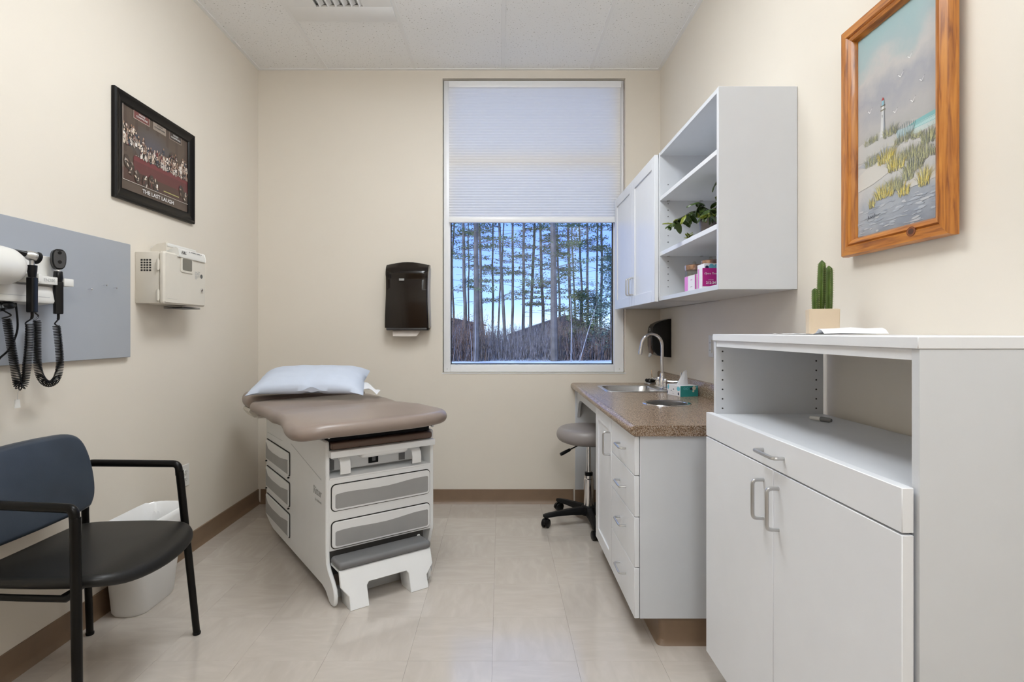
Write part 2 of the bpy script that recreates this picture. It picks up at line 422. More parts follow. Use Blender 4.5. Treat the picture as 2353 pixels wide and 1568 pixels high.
def plane(face, loc): return Matrix.Translation(loc) @ FACE[face].to_4x4()

# ------------------------------------------------------------------ room shell
XL, XR, YB, YF, ZC = -1.682, 1.109, 3.82, -1.6, 3.011
WX0, WX1, WZ0, WZ1 = -.402, .867, .906, 2.95      # window opening
G().box(XL-.15, XL, YF, YB+.25, -.05, ZC+.2).build('wall_left', M_wall, kind='structure')
G().box(XR, XR+.15, YF, YB+.25, -.05, ZC+.2).build('wall_right', M_wall, kind='structure')
G().box(XL-.15, -1.43, YF-.15, YF, -.05, ZC+.2).box(-.47, XR+.15, YF-.15, YF, -.05, ZC+.2).box(-1.43, -.47, YF-.15, YF, 2.06, ZC+.2).build('wall_front', M_wall, kind='structure')
g = G(); g.box(-1.48, -1.42, YF-.155, YF+.012, 0, 2.10, .003).box(-.48, -.42, YF-.155, YF+.012, 0, 2.10, .003).box(-1.42, -.48, YF-.155, YF+.012, 2.04, 2.10, .003)
g.build('trim_1', M_base, kind='structure')
g = G(); g.box(-1.42, -.48, YF-.08, YF-.035, .006, 2.04, .002)
g.build('door_1', mat('pale_maple_veneer', lin(.42, .28, .16), .4, var=.1, nscale=4, stretch=(8, 8, .6)), kind='structure')
g = G()
g.box(XL, WX0, YB, YB+.25, -.05, ZC+.2).box(WX1, XR, YB, YB+.25, -.05, ZC+.2)
g.box(WX0, WX1, YB, YB+.25, -.05, WZ0).box(WX0, WX1, YB, YB+.25, WZ1, ZC+.2)
g.build('wall_back', M_wall, kind='structure')

fl = struct('floor')
G().box(XL, XR, YF, YB, -.05, -.003).build('slab', M_hole, fl)
T = .3048
tile_me = {}
def tile(x0, x1, y0, y1):
    k = (round(x1-x0, 3), round(y1-y0, 3))
    for v, m_ in ((0, M_floorA), (1, M_floorB)):
        if k+(v,) not in tile_me:
            tile_me[k+(v,)] = G().box(0, x1-x0-.0004, 0, y1-y0-.0004, -.003, 0, .0002, 1).mesh('tile', m_)
    return k
xs = [-.0296+T*i for i in range(-6, 5)]; ys = [1.989+T*i for i in range(-12, 7)]
xs = [XL]+[v for v in xs if XL+.02 < v < XR-.02]+[XR]; ys = [YF]+[v for v in ys if YF+.02 < v < YB-.02]+[YB]
for i in range(len(xs)-1):
    for j in range(len(ys)-1):
        k = tile(xs[i], xs[i+1], ys[j], ys[j+1])
        place(tile_me[k+((i+j) % 2,)], 'tile', fl, (xs[i], ys[j], 0))

ce = struct('ceiling')
G().box(XL, XR, YF, YB, ZC+.02, ZC+.2).build('ceiling_deck', M_tbar, ce)
cx = [-1.812+.61*i for i in range(0, 6)]
cells = []
for i in range(5):
    x0, x1 = max(cx[i], XL), min(cx[i+1], XR)
    if i == 1: yb = [YF, -1.05, .17, 1.39, 2.61, 3.222, YB]
    else: yb = [YF, -1.05, .17, 1.39, 2.61, YB]
    for j in range(len(yb)-1): cells.append((i, x0, x1, yb[j], yb[j+1]))
LIGHTS = [(.018, .628, -1.05, .17), (-.592, .018, 1.39, 2.61)]
for i, x0, x1, y0, y1 in cells:
    if i == 1 and abs(y0-2.61) < .01: continue                        # air diffuser sits here
    if any(x0 > a-.02 and x1 < b+.02 and y0 > c-.02 and y1 < d+.02 for a, b, c, d in LIGHTS): continue
    G().box(x0+.004, x1-.004, y0+.004, y1-.004, ZC-.001, ZC+.018, .003, 1).build('ceiling_tile', M_ctile, ce)
for x in cx[1:5]:
    G().box(x-.0115, x+.0115, YF, YB, ZC-.004, ZC+.02, .001, 1).build('grid_bar', M_tbar, ce)
for i in range(5):
    x0, x1 = max(cx[i], XL)+.012, min(cx[i+1], XR)-.012
    for y in ([-1.05, .17, 1.39, 2.61, 3.222] if i == 1 else [-1.05, .17, 1.39, 2.61]):
        if i != 1 and y == 2.61 and 0: continue
        G().box(x0, x1, y-.0115, y+.0115, ZC-.0035, ZC+.02, .001, 1).build('grid_bar', M_tbar, ce)
G().box(XL, XR, YB-.022, YB, ZC-.006, ZC+.02).build('wall_angle', M_tbar, ce)
G().box(XL, XL+.022, YF, YB-.022, ZC-.006, ZC+.02).build('wall_angle', M_tbar, ce)
G().box(XR-.022, XR, YF, YB-.022, ZC-.006, ZC+.02).build('wall_angle', M_tbar, ce)

def baseboard(name, pts, T=None):
    """cove base: profile (out, up) swept along a straight wall"""
    g = G(); prof = [(0, 0), (.020, 0), (.016, .004), (.009, .014), (.006, .03), (.0055, .097), (.003, .1), (0, .1)]
    (xa, ya), (xb, yb), (nx, ny) = pts
    g.loft([[(xa+nx*p, ya+ny*p, q) for p, q in prof], [(xb+nx*p, yb+ny*p, q) for p, q in prof]])
    return g.build(name, M_base, kind='structure')
baseboard('baseboard_left', ((XL, YF), (XL, YB), (1, 0)))
baseboard('baseboard_back', ((XL+.02, YB), (.505, YB), (0, -1)))
baseboard('baseboard_right', ((XR, YF), (XR, .94), (-1, 0)))
baseboard('baseboard_front', ((-.42, YF), (XR, YF), (0, 1)))

# window
w = struct('window_1', ((WX0+WX1)/2, YB+.05, WZ0))
fy0, fy1 = YB+.035, YB+.13
fw = .047
g = G(); a, b_, c, d = WX0+.004, WX1-.004, WZ0+.002, WZ1
g.box(a, a+fw, fy0, fy1, c, d, .004).box(b_-fw-.02, b_, fy0, fy1, c, d, .004).box(a+fw, b_-fw-.02, fy0, fy1, c, c+.052, .004).box(a+fw, b_-fw-.02, fy0, fy1, d-.05, d, .004)
g.build('window_frame', M_winf, w)
G().box(a+fw, b_-fw-.02, fy0+.02, fy1, 2.335, 2.425, .004).build('transom', M_winf, w)
gx0, gx1 = a+fw, b_-fw-.02
G().box(gx0, gx1, YB+.085, YB+.089, c+.052, 2.335).build('glass', M_glass, w)
G().box(gx0, gx1, YB+.085, YB+.089, 2.425, d-.05).build('glass', M_glass, w)
g = G(); bz = c+.052
g.box(gx0, gx0+.006, YB+.075, YB+.085, bz, 2.335).box(gx1-.008, gx1, YB+.075, YB+.085, bz, 2.335).box(gx0+.006, gx1-.008, YB+.075, YB+.085, bz, bz+.007)
g.build('glazing_seal', M_hole, w)
for px in (a+.025, b_-.03): G().lathe([(.004, -.003), (.004, 0), (.002, .001)], (px, fy0, c+.022), 10, 'y').build('screw', M_lgrey, w)
G().box(WX0-.004, WX1+.004, YB-.0035, YB-.0002, WZ0-.006, WZ0).build('caulk_bead', M_edge, w)

# cellular shade in the window recess
sh = thing('cellular_shade', 'white pleated cellular shade pulled halfway down over the tall window', 'window shade', ((WX0+WX1)/2, YB+.015, 1.95))
sx0, sx1 = -.357, .832
G().box(sx0-.003, sx1+.006, YB-.006, YB+.034, 2.885, 2.932, .006).build('headrail', M_winf, sh)
G().box(sx0, sx1, YB-.004, YB+.032, 1.950, 1.988, .005).build('bottom_rail', M_winf, sh)
g = G(); n = 47; R = []
for i in range(n+1):
    z = 2.886-(2.886-1.986)*(i/n)**.96
    sp_ = .002+.005*(i/n)
    zz = (2.886-1.986)/n/2
    R.append([(sx0+(sx1-sx0)*k/6, YB+.006+.0005*noise.noise(Vector((k*1.3, i*.4, 0))), z) for k in range(7)])
    if i < n: R.append([(sx0+(sx1-sx0)*k/6, YB+.006+sp_+.0005*noise.noise(Vector((k*1.3, i*.4+5, 0))), z-zz) for k in range(7)])
g.loft(R, False, False, closed=False)
g.build('pleated_fabric', M_shade, sh, angle=20)

# air diffuser (square, curved louvres) in the ceiling
df = thing('air_diffuser', 'white square air diffuser with curved louvres set in the suspended ceiling', 'air vent', (-.897, 2.915, ZC))
x0, x1, y0, y1 = -1.19, -.604, 2.622, 3.21
v0, v1, u0, u1 = -.897-.13, -.897+.13, 2.915-.13, 2.915+.155
g = G(); g.box(x0, x1, y0, u0, ZC-.008, ZC+.004, .002).box(x0, x1, u1, y1, ZC-.008, ZC+.004, .002).box(x0, v0, u0, u1, ZC-.008, ZC+.004).box(v1, x1, u0, u1, ZC-.008, ZC+.004)
g.build('face_plate', M_tbar, df)
G().box(v0, v1, u0, u1, ZC+.012, ZC+.018).build('backing', M_lgrey, df)
for k in range(6):
    x = v0+.02+k*.044
    G().prism([(x, ZC-.010), (x+.003, ZC-.010), (x+.012, ZC-.002), (x+.026, ZC+.006), (x+.024, ZC+.008), (x+.008, ZC+.001)], u0+.004, u1-.004, 'y').build('louvre', M_tbar, df)

def ceiling_light(a, b, c, d, label):
    t = thing('ceiling_light', label, 'ceiling light', ((a+b)/2, (c+d)/2, ZC))
    g = G(); f = .03
    g.box(a+.012, a+f, c+.012, d-.012, ZC-.006, ZC+.018).box(b-f, b-.012, c+.012, d-.012, ZC-.006, ZC+.018).box(a+f, b-f, c+.012, c+f, ZC-.006, ZC+.018).box(a+f, b-f, d-f, d-.012, ZC-.006, ZC+.018)
    g.build('frame', M_tbar, t)
    P = rrect(a+f, b-f, c+f, d-f, .03)      # unseen lens, dropped below the grid to throw light along the ceiling
    G().loft([[(p[0], p[1], ZC+.005) for p in P], [(p[0], p[1], ZC-.055) for p in P], [(p[0], p[1], ZC-.08) for p in inset(P, .022)], [(p[0], p[1], ZC-.085) for p in inset(P, .028)]]).build('diffuser', M_lamp, t)
ceiling_light(*LIGHTS[0], 'long ceiling light panel at the end of the room away from the window')
ceiling_light(*LIGHTS[1], 'long ceiling light panel over the open floor beside the exam table')

# ------------------------------------------------------------------ outlets
def outlet(label, side, y, z, deco=False):
    X = XL if side == 'left' else XR; s = 1 if side == 'left' else -1
    t = thing('wall_outlet', label, 'outlet', (X, y, z))
    h = .058
    P = rrect(y-.036, y+.036, z-h, z+h, .004)
    G().prism(P, X, X+s*.006, 'x', .002).build('cover_plate', M_whitep, t)
    if deco:
        G().prism(rrect(y-.017, y+.017, z-.034, z+.034, .003), X+s*.006, X+s*.010, 'x', .001).build('socket', M_whitep, t)
        for dz in (-.022, .018):
            gg = G()
            for dy in (-.006, .006): gg.box(X+s*.0102, X+s*.0098, y+dy-.0012, y+dy+.0012, z+dz-.004, z+dz+.004)
            gg.build('slots', M_hole, t)
    else:
        for dz in (-.02, .02):
            so = G().prism([(y+.016*cos(a), z+dz+.0135*sin(a)) for a in [2*pi*k/16 for k in range(16)]], X+s*.006, X+s*.009, 'x').build('socket', M_whitep, t)
            gg = G()
            for dy in (-.006, .006): gg.box(X+s*.0092, X+s*.0088, y+dy-.0012, y+dy+.0012, z+dz-.002, z+dz+.006)
            gg.ball((X+s*.009, y, z+dz-.007), (.0004, .0025, .0025), 8, 4)
            gg.build('slots', M_hole, so)
outlet('white duplex outlet low on the left wall behind the black armchair', 'left', 2.93, .425)
outlet('white outlet on the right wall between tissue box and tall white cabinet', 'right', 2.885, 1.115, True)

# ------------------------------------------------------------------ countertop, sink and base cabinets
CZ = .837; CX = .487; CY0 = 2.07; CT = .040
SX0, SX1, SY0, SY1 = .640, .975, 3.235, 3.585
HX, HY, HR = .820, 2.715, .105
ct = thing('countertop', 'brown speckled laminate countertop with sink and round waste opening', 'countertop', (.8, 2.95, CZ-CT))
b = bmesh.new()
def loop_edges(P, z):
    vs = [b.verts.new((p[0], p[1], z)) for p in P]
    return vs, [b.edges.new((vs[i], vs[(i+1) % len(vs)])) for i in range(len(vs))]
outer = [(CX+.02, CY0), (XR, CY0), (XR, YB), (CX+.02, YB)]
sinkh = rrect(SX0, SX1, SY0, SY1, .03); holeh = [(HX+HR*cos(2*pi*k/40), HY+HR*sin(2*pi*k/40)) for k in range(40)]
tv = []
for z in (CZ, CZ-CT):
    ed = []; L = []
    for P in (outer, sinkh, holeh):
        vs, es = loop_edges(P, z); L.append(vs); ed += es
    bmesh.ops.triangle_fill(b, edges=ed, use_beauty=True); tv.append(L)
for A, B in zip(*tv):
    for i in range(len(A)):
        j = (i+1) % len(A)
        b.faces.new((A[i], A[j], B[j], B[i]))
g = G(); g._merge(b)
g.build('worktop', M_count, ct)
nose = [(CX+.02, CZ-CT)]+[(CX+.02+.0-(.02)*sin(a), CZ-.02-.02*cos(a)) for a in [pi*k/8 for k in range(9)]]
g = G(); P = [(CX+.021, CZ-CT)]+[(CX+.018-.018*sin(pi*k/8), CZ-.02-.02*cos(pi*k/8)) for k in range(9)]+[(CX+.021, CZ)]
Q = [(.021+CX+(p[0]-CX-.021)*.35, p[1]) for p in P]
g.loft([[(p[0], CY0+.0, p[1]) for p in Q], [(p[0], CY0+.004, p[1]) for p in [(.021+CX+(p[0]-CX-.021)*.8, p[1]) for p in P]], [(p[0], CY0+.014, p[1]) for p in P], [(p[0], YB-.001, p[1]) for p in P]])
g.build('rounded_front_edge', M_count, ct)
g = G(); P = [(XR, CZ), (XR-.02, CZ), (XR-.02, CZ+.072), (XR-.015, CZ+.081), (XR-.006, CZ+.083), (XR, CZ+.083)]
g.prism(P, CY0, YB-.001, 'y'); g.build('backsplash', M_count, ct)

sk = thing('sink', 'stainless drop-in sink with raised rim at the far end of the countertop', 'sink', ((SX0+SX1)/2, (SY0+SY1)/2, CZ))
R = []
ro = rrect(SX0-.016, SX1+.085, SY0-.012, SY1+.012, .035)
R.append([(p[0], p[1], CZ+.0005) for p in ro]); R.append([(p[0], p[1], CZ+.004) for p in inset(ro, .003)])
bx = [SX0+.012, SX1-.03, SY0+.012, SY1-.012]
def rp(x0, x1, y0, y1, r, z): return [(p[0], p[1], z) for p in rrect(x0, x1, y0, y1, r)]
R += [rp(bx[0]-.004, bx[1]+.004, bx[2]-.004, bx[3]+.004, .05, CZ+.003), rp(*bx, .05, CZ-.003), rp(bx[0]+.006, bx[1]-.006, bx[2]+.006, bx[3]-.006, .05, CZ-.12), rp(bx[0]+.03, bx[1]-.03, bx[2]+.03, bx[3]-.03, .05, CZ-.15), rp(bx[0]+.13, bx[1]-.13, bx[2]+.13, bx[3]-.13, .03, CZ-.155)]
G().loft(R, False, True).build('basin', M_steel, sk, recalc=False)
G().lathe([(.035, 0), (.035, .003), (.02, .004), (.015, .001)], ((bx[0]+bx[1])/2, (bx[2]+bx[3])/2, CZ-.155), 20).build('drain', M_chrome, sk)

fc = thing('faucet', 'chrome gooseneck faucet with two wing handles behind the sink', 'faucet', (1.005, 3.42, CZ+.004))
fz = CZ+.004; fx, fy = 1.005, 3.42
G().prism(rrect(fx-.027, fx+.027, fy-.10, fy+.10, .024), fz, fz+.014, 'z', .003).build('base_plate', M_chrome, fc)
G().lathe([(.018, 0), (.018, .045), (.015, .05), (.0125, .075), (.0115, .08)], (fx, fy, fz+.013), 20).build('body', M_chrome, fc)
pts = [(fx, fy, fz+.08), (fx, fy, fz+.262)]+[(fx-.064+.064*cos(a), fy, fz+.262+.073*sin(a)) for a in [pi*k/14 for k in range(1, 14)]]+[(fx-.132, fy, fz+.24)]
G().tube(pts, .0095, 14).build('spout', M_chrome, fc)
G().tube([(fx-.1315, fy, fz+.243), (fx-.1345, fy, fz+.225), (fx-.137, fy, fz+.208)], [.0115, .0125, .0115], 14).build('aerator', M_chrome, fc)
for s in (-1, 1):
    hh = G().lathe([(.016, 0), (.017, .012), (.013, .022), (.015, .03), (.012, .045), (.009, .05)], (fx-.002, fy+s*.072, fz+.013), 16).build('valve', M_chrome, fc)
    hy = fy+s*.072
    lp = bend([(fx+.002, hy, fz+.05), (fx+.035*(1 if s < 0 else -.5), hy+s*.02, fz+.047), (fx+.075*(1 if s < 0 else -.4), hy+s*.04, fz+.05), (fx+.08*(1 if s < 0 else -.45), hy+s*.045, fz+.105)], .03)
    G().tube(lp, [.0045]*(len(lp)-4)+[.005, .0055, .006, .005], 8).build('wing_handle', M_chrome, hh)
sn = thing('sink_strainer', 'black and chrome sink strainer basket lying on the countertop near the window corner', 'strainer', (1.012, 3.72, CZ))
G().lathe([(.040, 0), (.042, .006), (.038, .012), (.028, .016), (.01, .017)], (1.012, 3.72, CZ), 24).build('rim', M_steel, sn)
g = G(); g.lathe([(.030, .014), (.033, .02), (.030, .028), (.012, .034)], (1.012, 3.72, CZ), 20)
for k in range(8): g.ball((1.012+.027*cos(k*pi/4), 3.72+.027*sin(k*pi/4), CZ+.027), .009, 8, 6)
g.build('rubber_stopper', M_black, sn)
G().tube([(1.012, 3.72, CZ+.03), (1.012, 3.72, CZ+.055)], [.003, .0015], 6).build('pin', M_chrome, sn)
G().prism(rrect(1.018, 1.072, 3.235, 3.29, .006), CZ+.0045, CZ+.022, 'z', .003).build('sponge', M_blue, label='small blue sponge on the sink rim beside the tissue box', category='sponge')

wr = thing('waste_chute', 'round chrome-rimmed waste opening in the near part of the countertop', 'waste opening', (HX, HY, CZ))
G().lathe([(HR-.008, .001), (HR-.006, .003), (HR, .0045), (HR+.010, .003), (HR+.012, .0003)], (HX, HY, CZ), 48, cap=False).build('rim', M_chrome, wr)
G().lathe([(HR-.008, .001), (HR-.008, -.14)], (HX, HY, CZ), 40, cap=False).build('sleeve', M_steel, wr)

def handle(parent, p, axis, length, out, r=.0045, proj=.027):
    p = Vector(p); a = Vector(axis)*length/2; o = Vector(out)*proj
    return G().tube(bend([p-a, p-a+o, p+a+o, p+a], .012, 4), r, 8).build('handle', M_nickel, parent)

DX = .508; PX = .528; KZ = .103
# drawer cabinet
dc = thing('drawer_cabinet', 'white base cabinet of four drawers under the near end of the countertop', 'cabinet', (.82, 2.3, 0))
G().box(PX, XR, 2.085, 2.103, KZ, CZ-CT, .001, 1).build('end_panel', M_white, dc)
g = G(); g.box(PX+.001, XR, 2.50, 2.518, KZ, CZ-CT).box(PX+.001, XR, 2.103, 2.50, KZ, KZ+.018).box(XR-.01, XR, 2.103, 2.5, KZ, CZ-CT)
g.build('carcass', M_white, dc)
zz = [(.645, .793), (.488, .6425), (.2965, .4855), (.103, .294)]
hz = [.719, .5625, .405, .212]
for (z0, z1), h in zip(zz, hz):
    dr = G().box(DX, PX-.0015, 2.087, 2.517, z0, z1, .0015, 1).build('drawer', M_edge, dc)
    handle(dr, (DX, 2.283, h), (0, 1, 0), .108, (-1, 0, 0))
toe = [(.605+.03, 2.095), (XR, 2.095), (XR, 2.13), (.62, 2.13), (.62, 2.92), (.605, 2.92)]
def toe_kick(parent, P):
    g = G(); g.loft([[(p[0]-.012 if p[0] < .7 else p[0], p[1]-(.012 if p[1] < 2.11 else 0), 0) for p in P], [(p[0], p[1], .018) for p in P], [(p[0], p[1], KZ) for p in P]])
    return g.build('toe_kick', M_base, parent)
c_ = arc((.605+.025, 2.095+.025), .025, pi, 1.5*pi, 6)
toe_kick(dc, c_+[(XR, 2.095), (XR, 2.12), (.64, 2.12), (.64, 2.517), (.605, 2.517)])

sc_ = thing('sink_cabinet', 'white single-door base cabinet beside the stool, under the countertop', 'cabinet', (.82, 2.72, 0))
g = G(); g.box(PX+.001, XR, 2.519, 2.537, KZ, CZ-CT).box(PX, XR, 2.915, 2.933, KZ, CZ-CT).box(PX+.001, XR, 2.537, 2.915, KZ, KZ+.018)
g.build('carcass', M_white, sc_)
def shaker(parent, X0, X1, y0, y1, z0, z1, rail=.062, name='door'):
    """five-piece door facing -X, panel recessed"""
    g = G(); g.box(X0, X1, y0, y0+rail, z0, z1, .0012, 1).box(X0, X1, y1-rail, y1, z0, z1, .0012, 1)
    g.box(X0, X1, y0+rail, y1-rail, z0, z0+rail, .0012, 1).box(X0, X1, y0+rail, y1-rail, z1-rail, z1, .0012, 1)
    g.box(X0+.007, X1, y0+rail, y1-rail, z0+rail, z1-rail)
    return g.build(name, M_edge, parent)
dr = shaker(sc_, DX, PX-.0015, 2.520, 2.932, KZ, .793)
handle(dr, (DX, 2.552, .672), (0, 0, 1), .105, (-1, 0, 0), proj=.032)
toe_kick(sc_, [(.605, 2.519), (.63, 2.519), (.63, 2.933), (.605, 2.933)])

kp = thing('desk_support', 'white apron and panel framing the knee space under the countertop', 'desk support', (.8, 3.8, 0))
P = [(2.933, .735), (3.60, .735)]+arc((3.60, .655), .08, pi/2, 0, 6)[1:]+[(3.80, .655), (3.80, CZ-CT), (2.933, CZ-CT)]
P = [(2.934, .735), (3.62, .735), (3.68, .728), (3.73, .705), (3.765, .66), (3.80, .60), (3.80, CZ-CT), (2.934, CZ-CT)]
G().prism(P, .530, .548, 'x').build('apron', M_white, kp)
G().box(.518, XR-.001, YB-.018, YB-.0005, .10, CZ-CT).build('back_panel', M_white, kp)
g = G(); g.box(.515, XR-.001, YB-.026, YB-.018, 0, .10); g.build('rubber_base', M_base, kp)

# ------------------------------------------------------------------ tall cabinet with open hutch (right foreground)
Y0, Y1 = .955, 1.875; UX = .727; FXt = .701; TZ = 1.182; BX = 1.085
tc_ = thing('storage_hutch', 'tall white cabinet with open shelf, drawer and two doors in the right foreground', 'cabinet', (.9, 1.415, 0))
G().box(UX-.004, XR, Y0-.002, Y1+.002, TZ-.022, TZ, .0015, 1).build('top_board', M_edge, tc_)
G().box(UX+.002, BX+.003, Y0+.018, Y1-.018, TZ-.042, TZ-.0225).build('sub_top', M_edge, tc_)
for nm, ya, yb in (('side_panel', Y0, Y0+.018), ('side_panel', Y1-.018, Y1)):
    pn = G().prism([(.785, 0), (BX+.004, 0), (BX+.004, TZ-.0225), (UX, TZ-.0225), (UX, .105), (.785, .105)], ya, yb, 'y').build(nm, M_white, tc_)
    if ya > 1.5:
        for X_ in (UX+.022, BX-.020):
            for k in range(8):
                z = TZ-.058-.032*k
                if z > .925: G().lathe([(.0028, -.0006), (.0028, .0006)], (X_, ya-.0004, z), 8, 'y').build('pin_hole', M_hole, pn)
ws = G().box(UX+.001, BX, Y0+.019, Y1-.019, .896, .914, .001, 1).build('work_shelf', M_white, tc_)
G().box(FXt+.022, UX, Y0+.026, Y1-.004, .893, .911).build('pull_out_board', M_white, tc_)
dr = G().box(FXt, FXt+.021, Y0+.006, Y1+.001, .838, .917, .0012, 1).build('drawer', M_edge, tc_)
handle(dr, (FXt, 1.415, .876), (0, 1, 0), .106, (-1, 0, 0), .005, .027)
g = G(); g.box(UX+.001, BX, Y0+.019, Y1-.019, .105, .123).box(UX+.004, BX, Y0+.019, Y1-.019, .815, .835).box(BX-.006, BX, Y0+.019, Y1-.019, .123, .815)
g.build('carcass', M_white, tc_)
d1 = G().box(FXt, FXt+.021, 1.4165, Y1+.001, .103, .834, .0012, 1).build('door', M_edge, tc_)
d2 = G().box(FXt, FXt+.021, Y0+.006, 1.4145, .103, .834, .0012, 1).build('door', M_edge, tc_)
handle(d1, (FXt, 1.466, .745), (0, 0, 1), .102, (-1, 0, 0), .005, .030)
handle(d2, (FXt, 1.387, .743), (0, 0, 1), .104, (-1, 0, 0), .005, .030)
G().box(.77, .785, Y0+.019, Y1-.019, 0, .105).build('toe_kick', M_base, tc_)

# ------------------------------------------------------------------ wall cabinets
ou = thing('open_shelf_unit', 'white open shelf unit on the right wall above the counter, holding a plant', 'shelf unit', (.96, 2.44, 1.35))
Ya, Yb, Ux, Z0, Z1 = 2.054, 2.828, .8135, 1.349, 2.107
pn = G().box(Ux, XR-.001, Ya, Ya+.018, Z0, Z1, .0008, 1).build('side_panel', M_white, ou)
pn = G().box(Ux, XR-.001, Yb-.018, Yb, Z0, Z1, .0008, 1).build('side_panel', M_white, ou)
for X_ in (Ux+.042,):
    for k in range(18):
        z = 2.107-.165-.032*k*1.02
        if z > 1.41 and min(abs(z-1.872), abs(z-1.59)) > .014:
            G().lathe([(.0025, -.0006), (.0025, .0006)], (X_, Yb-.0184, z), 8, 'y').build('pin_hole', M_hole, pn)
for z in (1.858, 1.576):
    for X_ in (Ux+.042, Ux+.21): G().box(X_-.006, X_+.006, Yb-.030, Yb-.018, z-.004, z+.001).build('shelf_pin', M_nickel, pn)
G().box(XR-.01, XR-.001, Ya+.018, Yb-.018, Z0+.018, Z1-.018).build('back_panel', M_white, ou)
for nm, z0, z1 in (('top_panel', Z1-.018, Z1), ('bottom_panel', Z0, Z0+.019), ('shelf', 1.859, 1.8785), ('shelf', 1.577, 1.5975)):
    G().box(Ux+.001, XR-.01, Ya+.018, Yb-.018, z0, z1, .0008, 1).build(nm, M_edge if 'shelf' in nm else M_white, ou)

wc = thing('wall_cabinet', 'white two-door wall cabinet hung between the open shelves and the window', 'cabinet', (.95, 3.3, 1.35))
Yd = YB-.005; Yc = Yb+.002
g = G(); g.box(Ux+.0, XR-.001, Yc, Yc+.018, Z0, Z1-.004).box(Ux, XR-.001, Yd-.018, Yd, Z0, Z1-.004).box(Ux, XR-.001, Yc, Yd, Z0, Z0+.018).box(Ux, XR-.001, Yc, Yd, Z1-.022, Z1-.004).box(XR-.01, XR-.001, Yc, Yd, Z0, Z1-.004)
g.build('carcass', M_white, wc)
Ym = (Yc+Yd)/2
dA = shaker(wc, Ux-.021, Ux-.001, Yc+.0, Ym-.0015, Z0-.004, Z1-.006, .060)
dB = shaker(wc, Ux-.021, Ux-.001, Ym+.0015, Yd-.002, Z0-.004, Z1-.006, .060)
handle(dA, (Ux-.021, Ym-.034, 1.462), (0, 0, 1), .10, (-1, 0, 0))
handle(dB, (Ux-.021, Ym+.034, 1.462), (0, 0, 1), .10, (-1, 0, 0))

# ------------------------------------------------------------------ things on the shelves
sz = 1.5975
pl = thing('potted_plant', 'trailing green leafy plant in a dark grey pot on the middle shelf', 'plant', (.955, 2.46, sz))
px_, py_ = .942, 2.47
pot = G().lathe([(.038, 0), (.042, .004), (.049, .085), (.052, .09), (.052, .098), (.047, .098), (.045, .088)], (px_, py_, sz), 28).build('pot', M_potg, pl)
G().lathe([(.045, .087), (.02, .092), (.001, .093)], (px_, py_, sz), 20).build('soil', M_soil, pot)
def leaf_mesh(name, m, L=.042, Wd=.024, curl=.3):
    g = G(); n = 7; R = []
    for i in range(n+1):
        s = i/n; w = Wd/2*math.sqrt(max(0, sin(pi*min(1, s*.96+.03))))*(1-.15*s); y = L*s
        z = -curl*L*s*s
        R.append([(-w, y, z-.002), (-w*.5, y, z+.002), (0, y, z-.0005), (w*.5, y, z+.002), (w, y, z-.002)])
    g.loft(R, False, False, closed=False)
    return g.mesh(name, m, 60)
LM = [leaf_mesh('leaf', M_leaf), leaf_mesh('leaf', M_leaf, .046, .028, .5), leaf_mesh('leaf', M_leaf2, .036, .026, .2)]
g = G()
stems = [[(px_, py_, sz+.09), (px_-.04, py_-.01, sz+.13), (px_-.09, py_+.0, sz+.125), (px_-.14, py_+.02, sz+.10), (px_-.175, py_+.03, sz+.075)],
         [(px_, py_, sz+.09), (px_-.04, py_+.03, sz+.14), (px_-.09, py_+.04, sz+.13), (px_-.12, py_+.05, sz+.09)],
         [(px_, py_, sz+.09), (px_+.01, py_-.05, sz+.15), (px_+.0, py_-.10, sz+.20), (px_-.01, py_-.13, sz+.245)],
         [(px_, py_, sz+.09), (px_-.03, py_-.06, sz+.12), (px_-.05, py_-.11, sz+.11), (px_-.055, py_-.15, sz+.08)],
         [(px_, py_, sz+.09), (px_+.02, py_+.04, sz+.14), (px_-.01, py_+.07, sz+.17)],
         [(px_, py_, sz+.09), (px_-.05, py_-.03, sz+.15), (px_-.07, py_-.05, sz+.16)]]
rl = random.Random(3); lf = []
for st in stems:
    p = smooth_path(st, 5); g.tube(p, [.0022]*len(p), 5)
    for i in range(2, len(p), 2):
        for s_ in ((-1, 1) if rl.random() < .9 else (1,)):
            a = rl.uniform(0, 2*pi); lf.append((p[i], a, rl.uniform(-.9, .25)))
g.build('stems', M_stem, pl)
for (p, a, e_) in lf:
    p2 = Vector(p)
    o = place(LM[rl.choice((0, 0, 1, 1, 2))], 'leaf', pl, p2-Vector(pl.location), (e_, rl.uniform(-.5, .5), a), (rl.uniform(.95, 1.35),)*3)
sp2 = thing('succulent', 'small yellow-green succulent sprig in front of the dark grey pot', 'plant', (.878, 2.56, sz))
g = G(); g.lathe([(.012, 0), (.016, .02), (.014, .021)], (.878, 2.56, sz), 14); g.build('pot', M_potg, sp2)
LS = leaf_mesh('leaf', M_leaf2, .03, .011, .1)
for k in range(16):
    place(LS, 'leaf', sp2, (rl.uniform(-.004, .004), rl.uniform(-.004, .004), .02+.0016*k), (rl.uniform(.1, .9), 0, k*2.4), (1-.02*k,)*3)

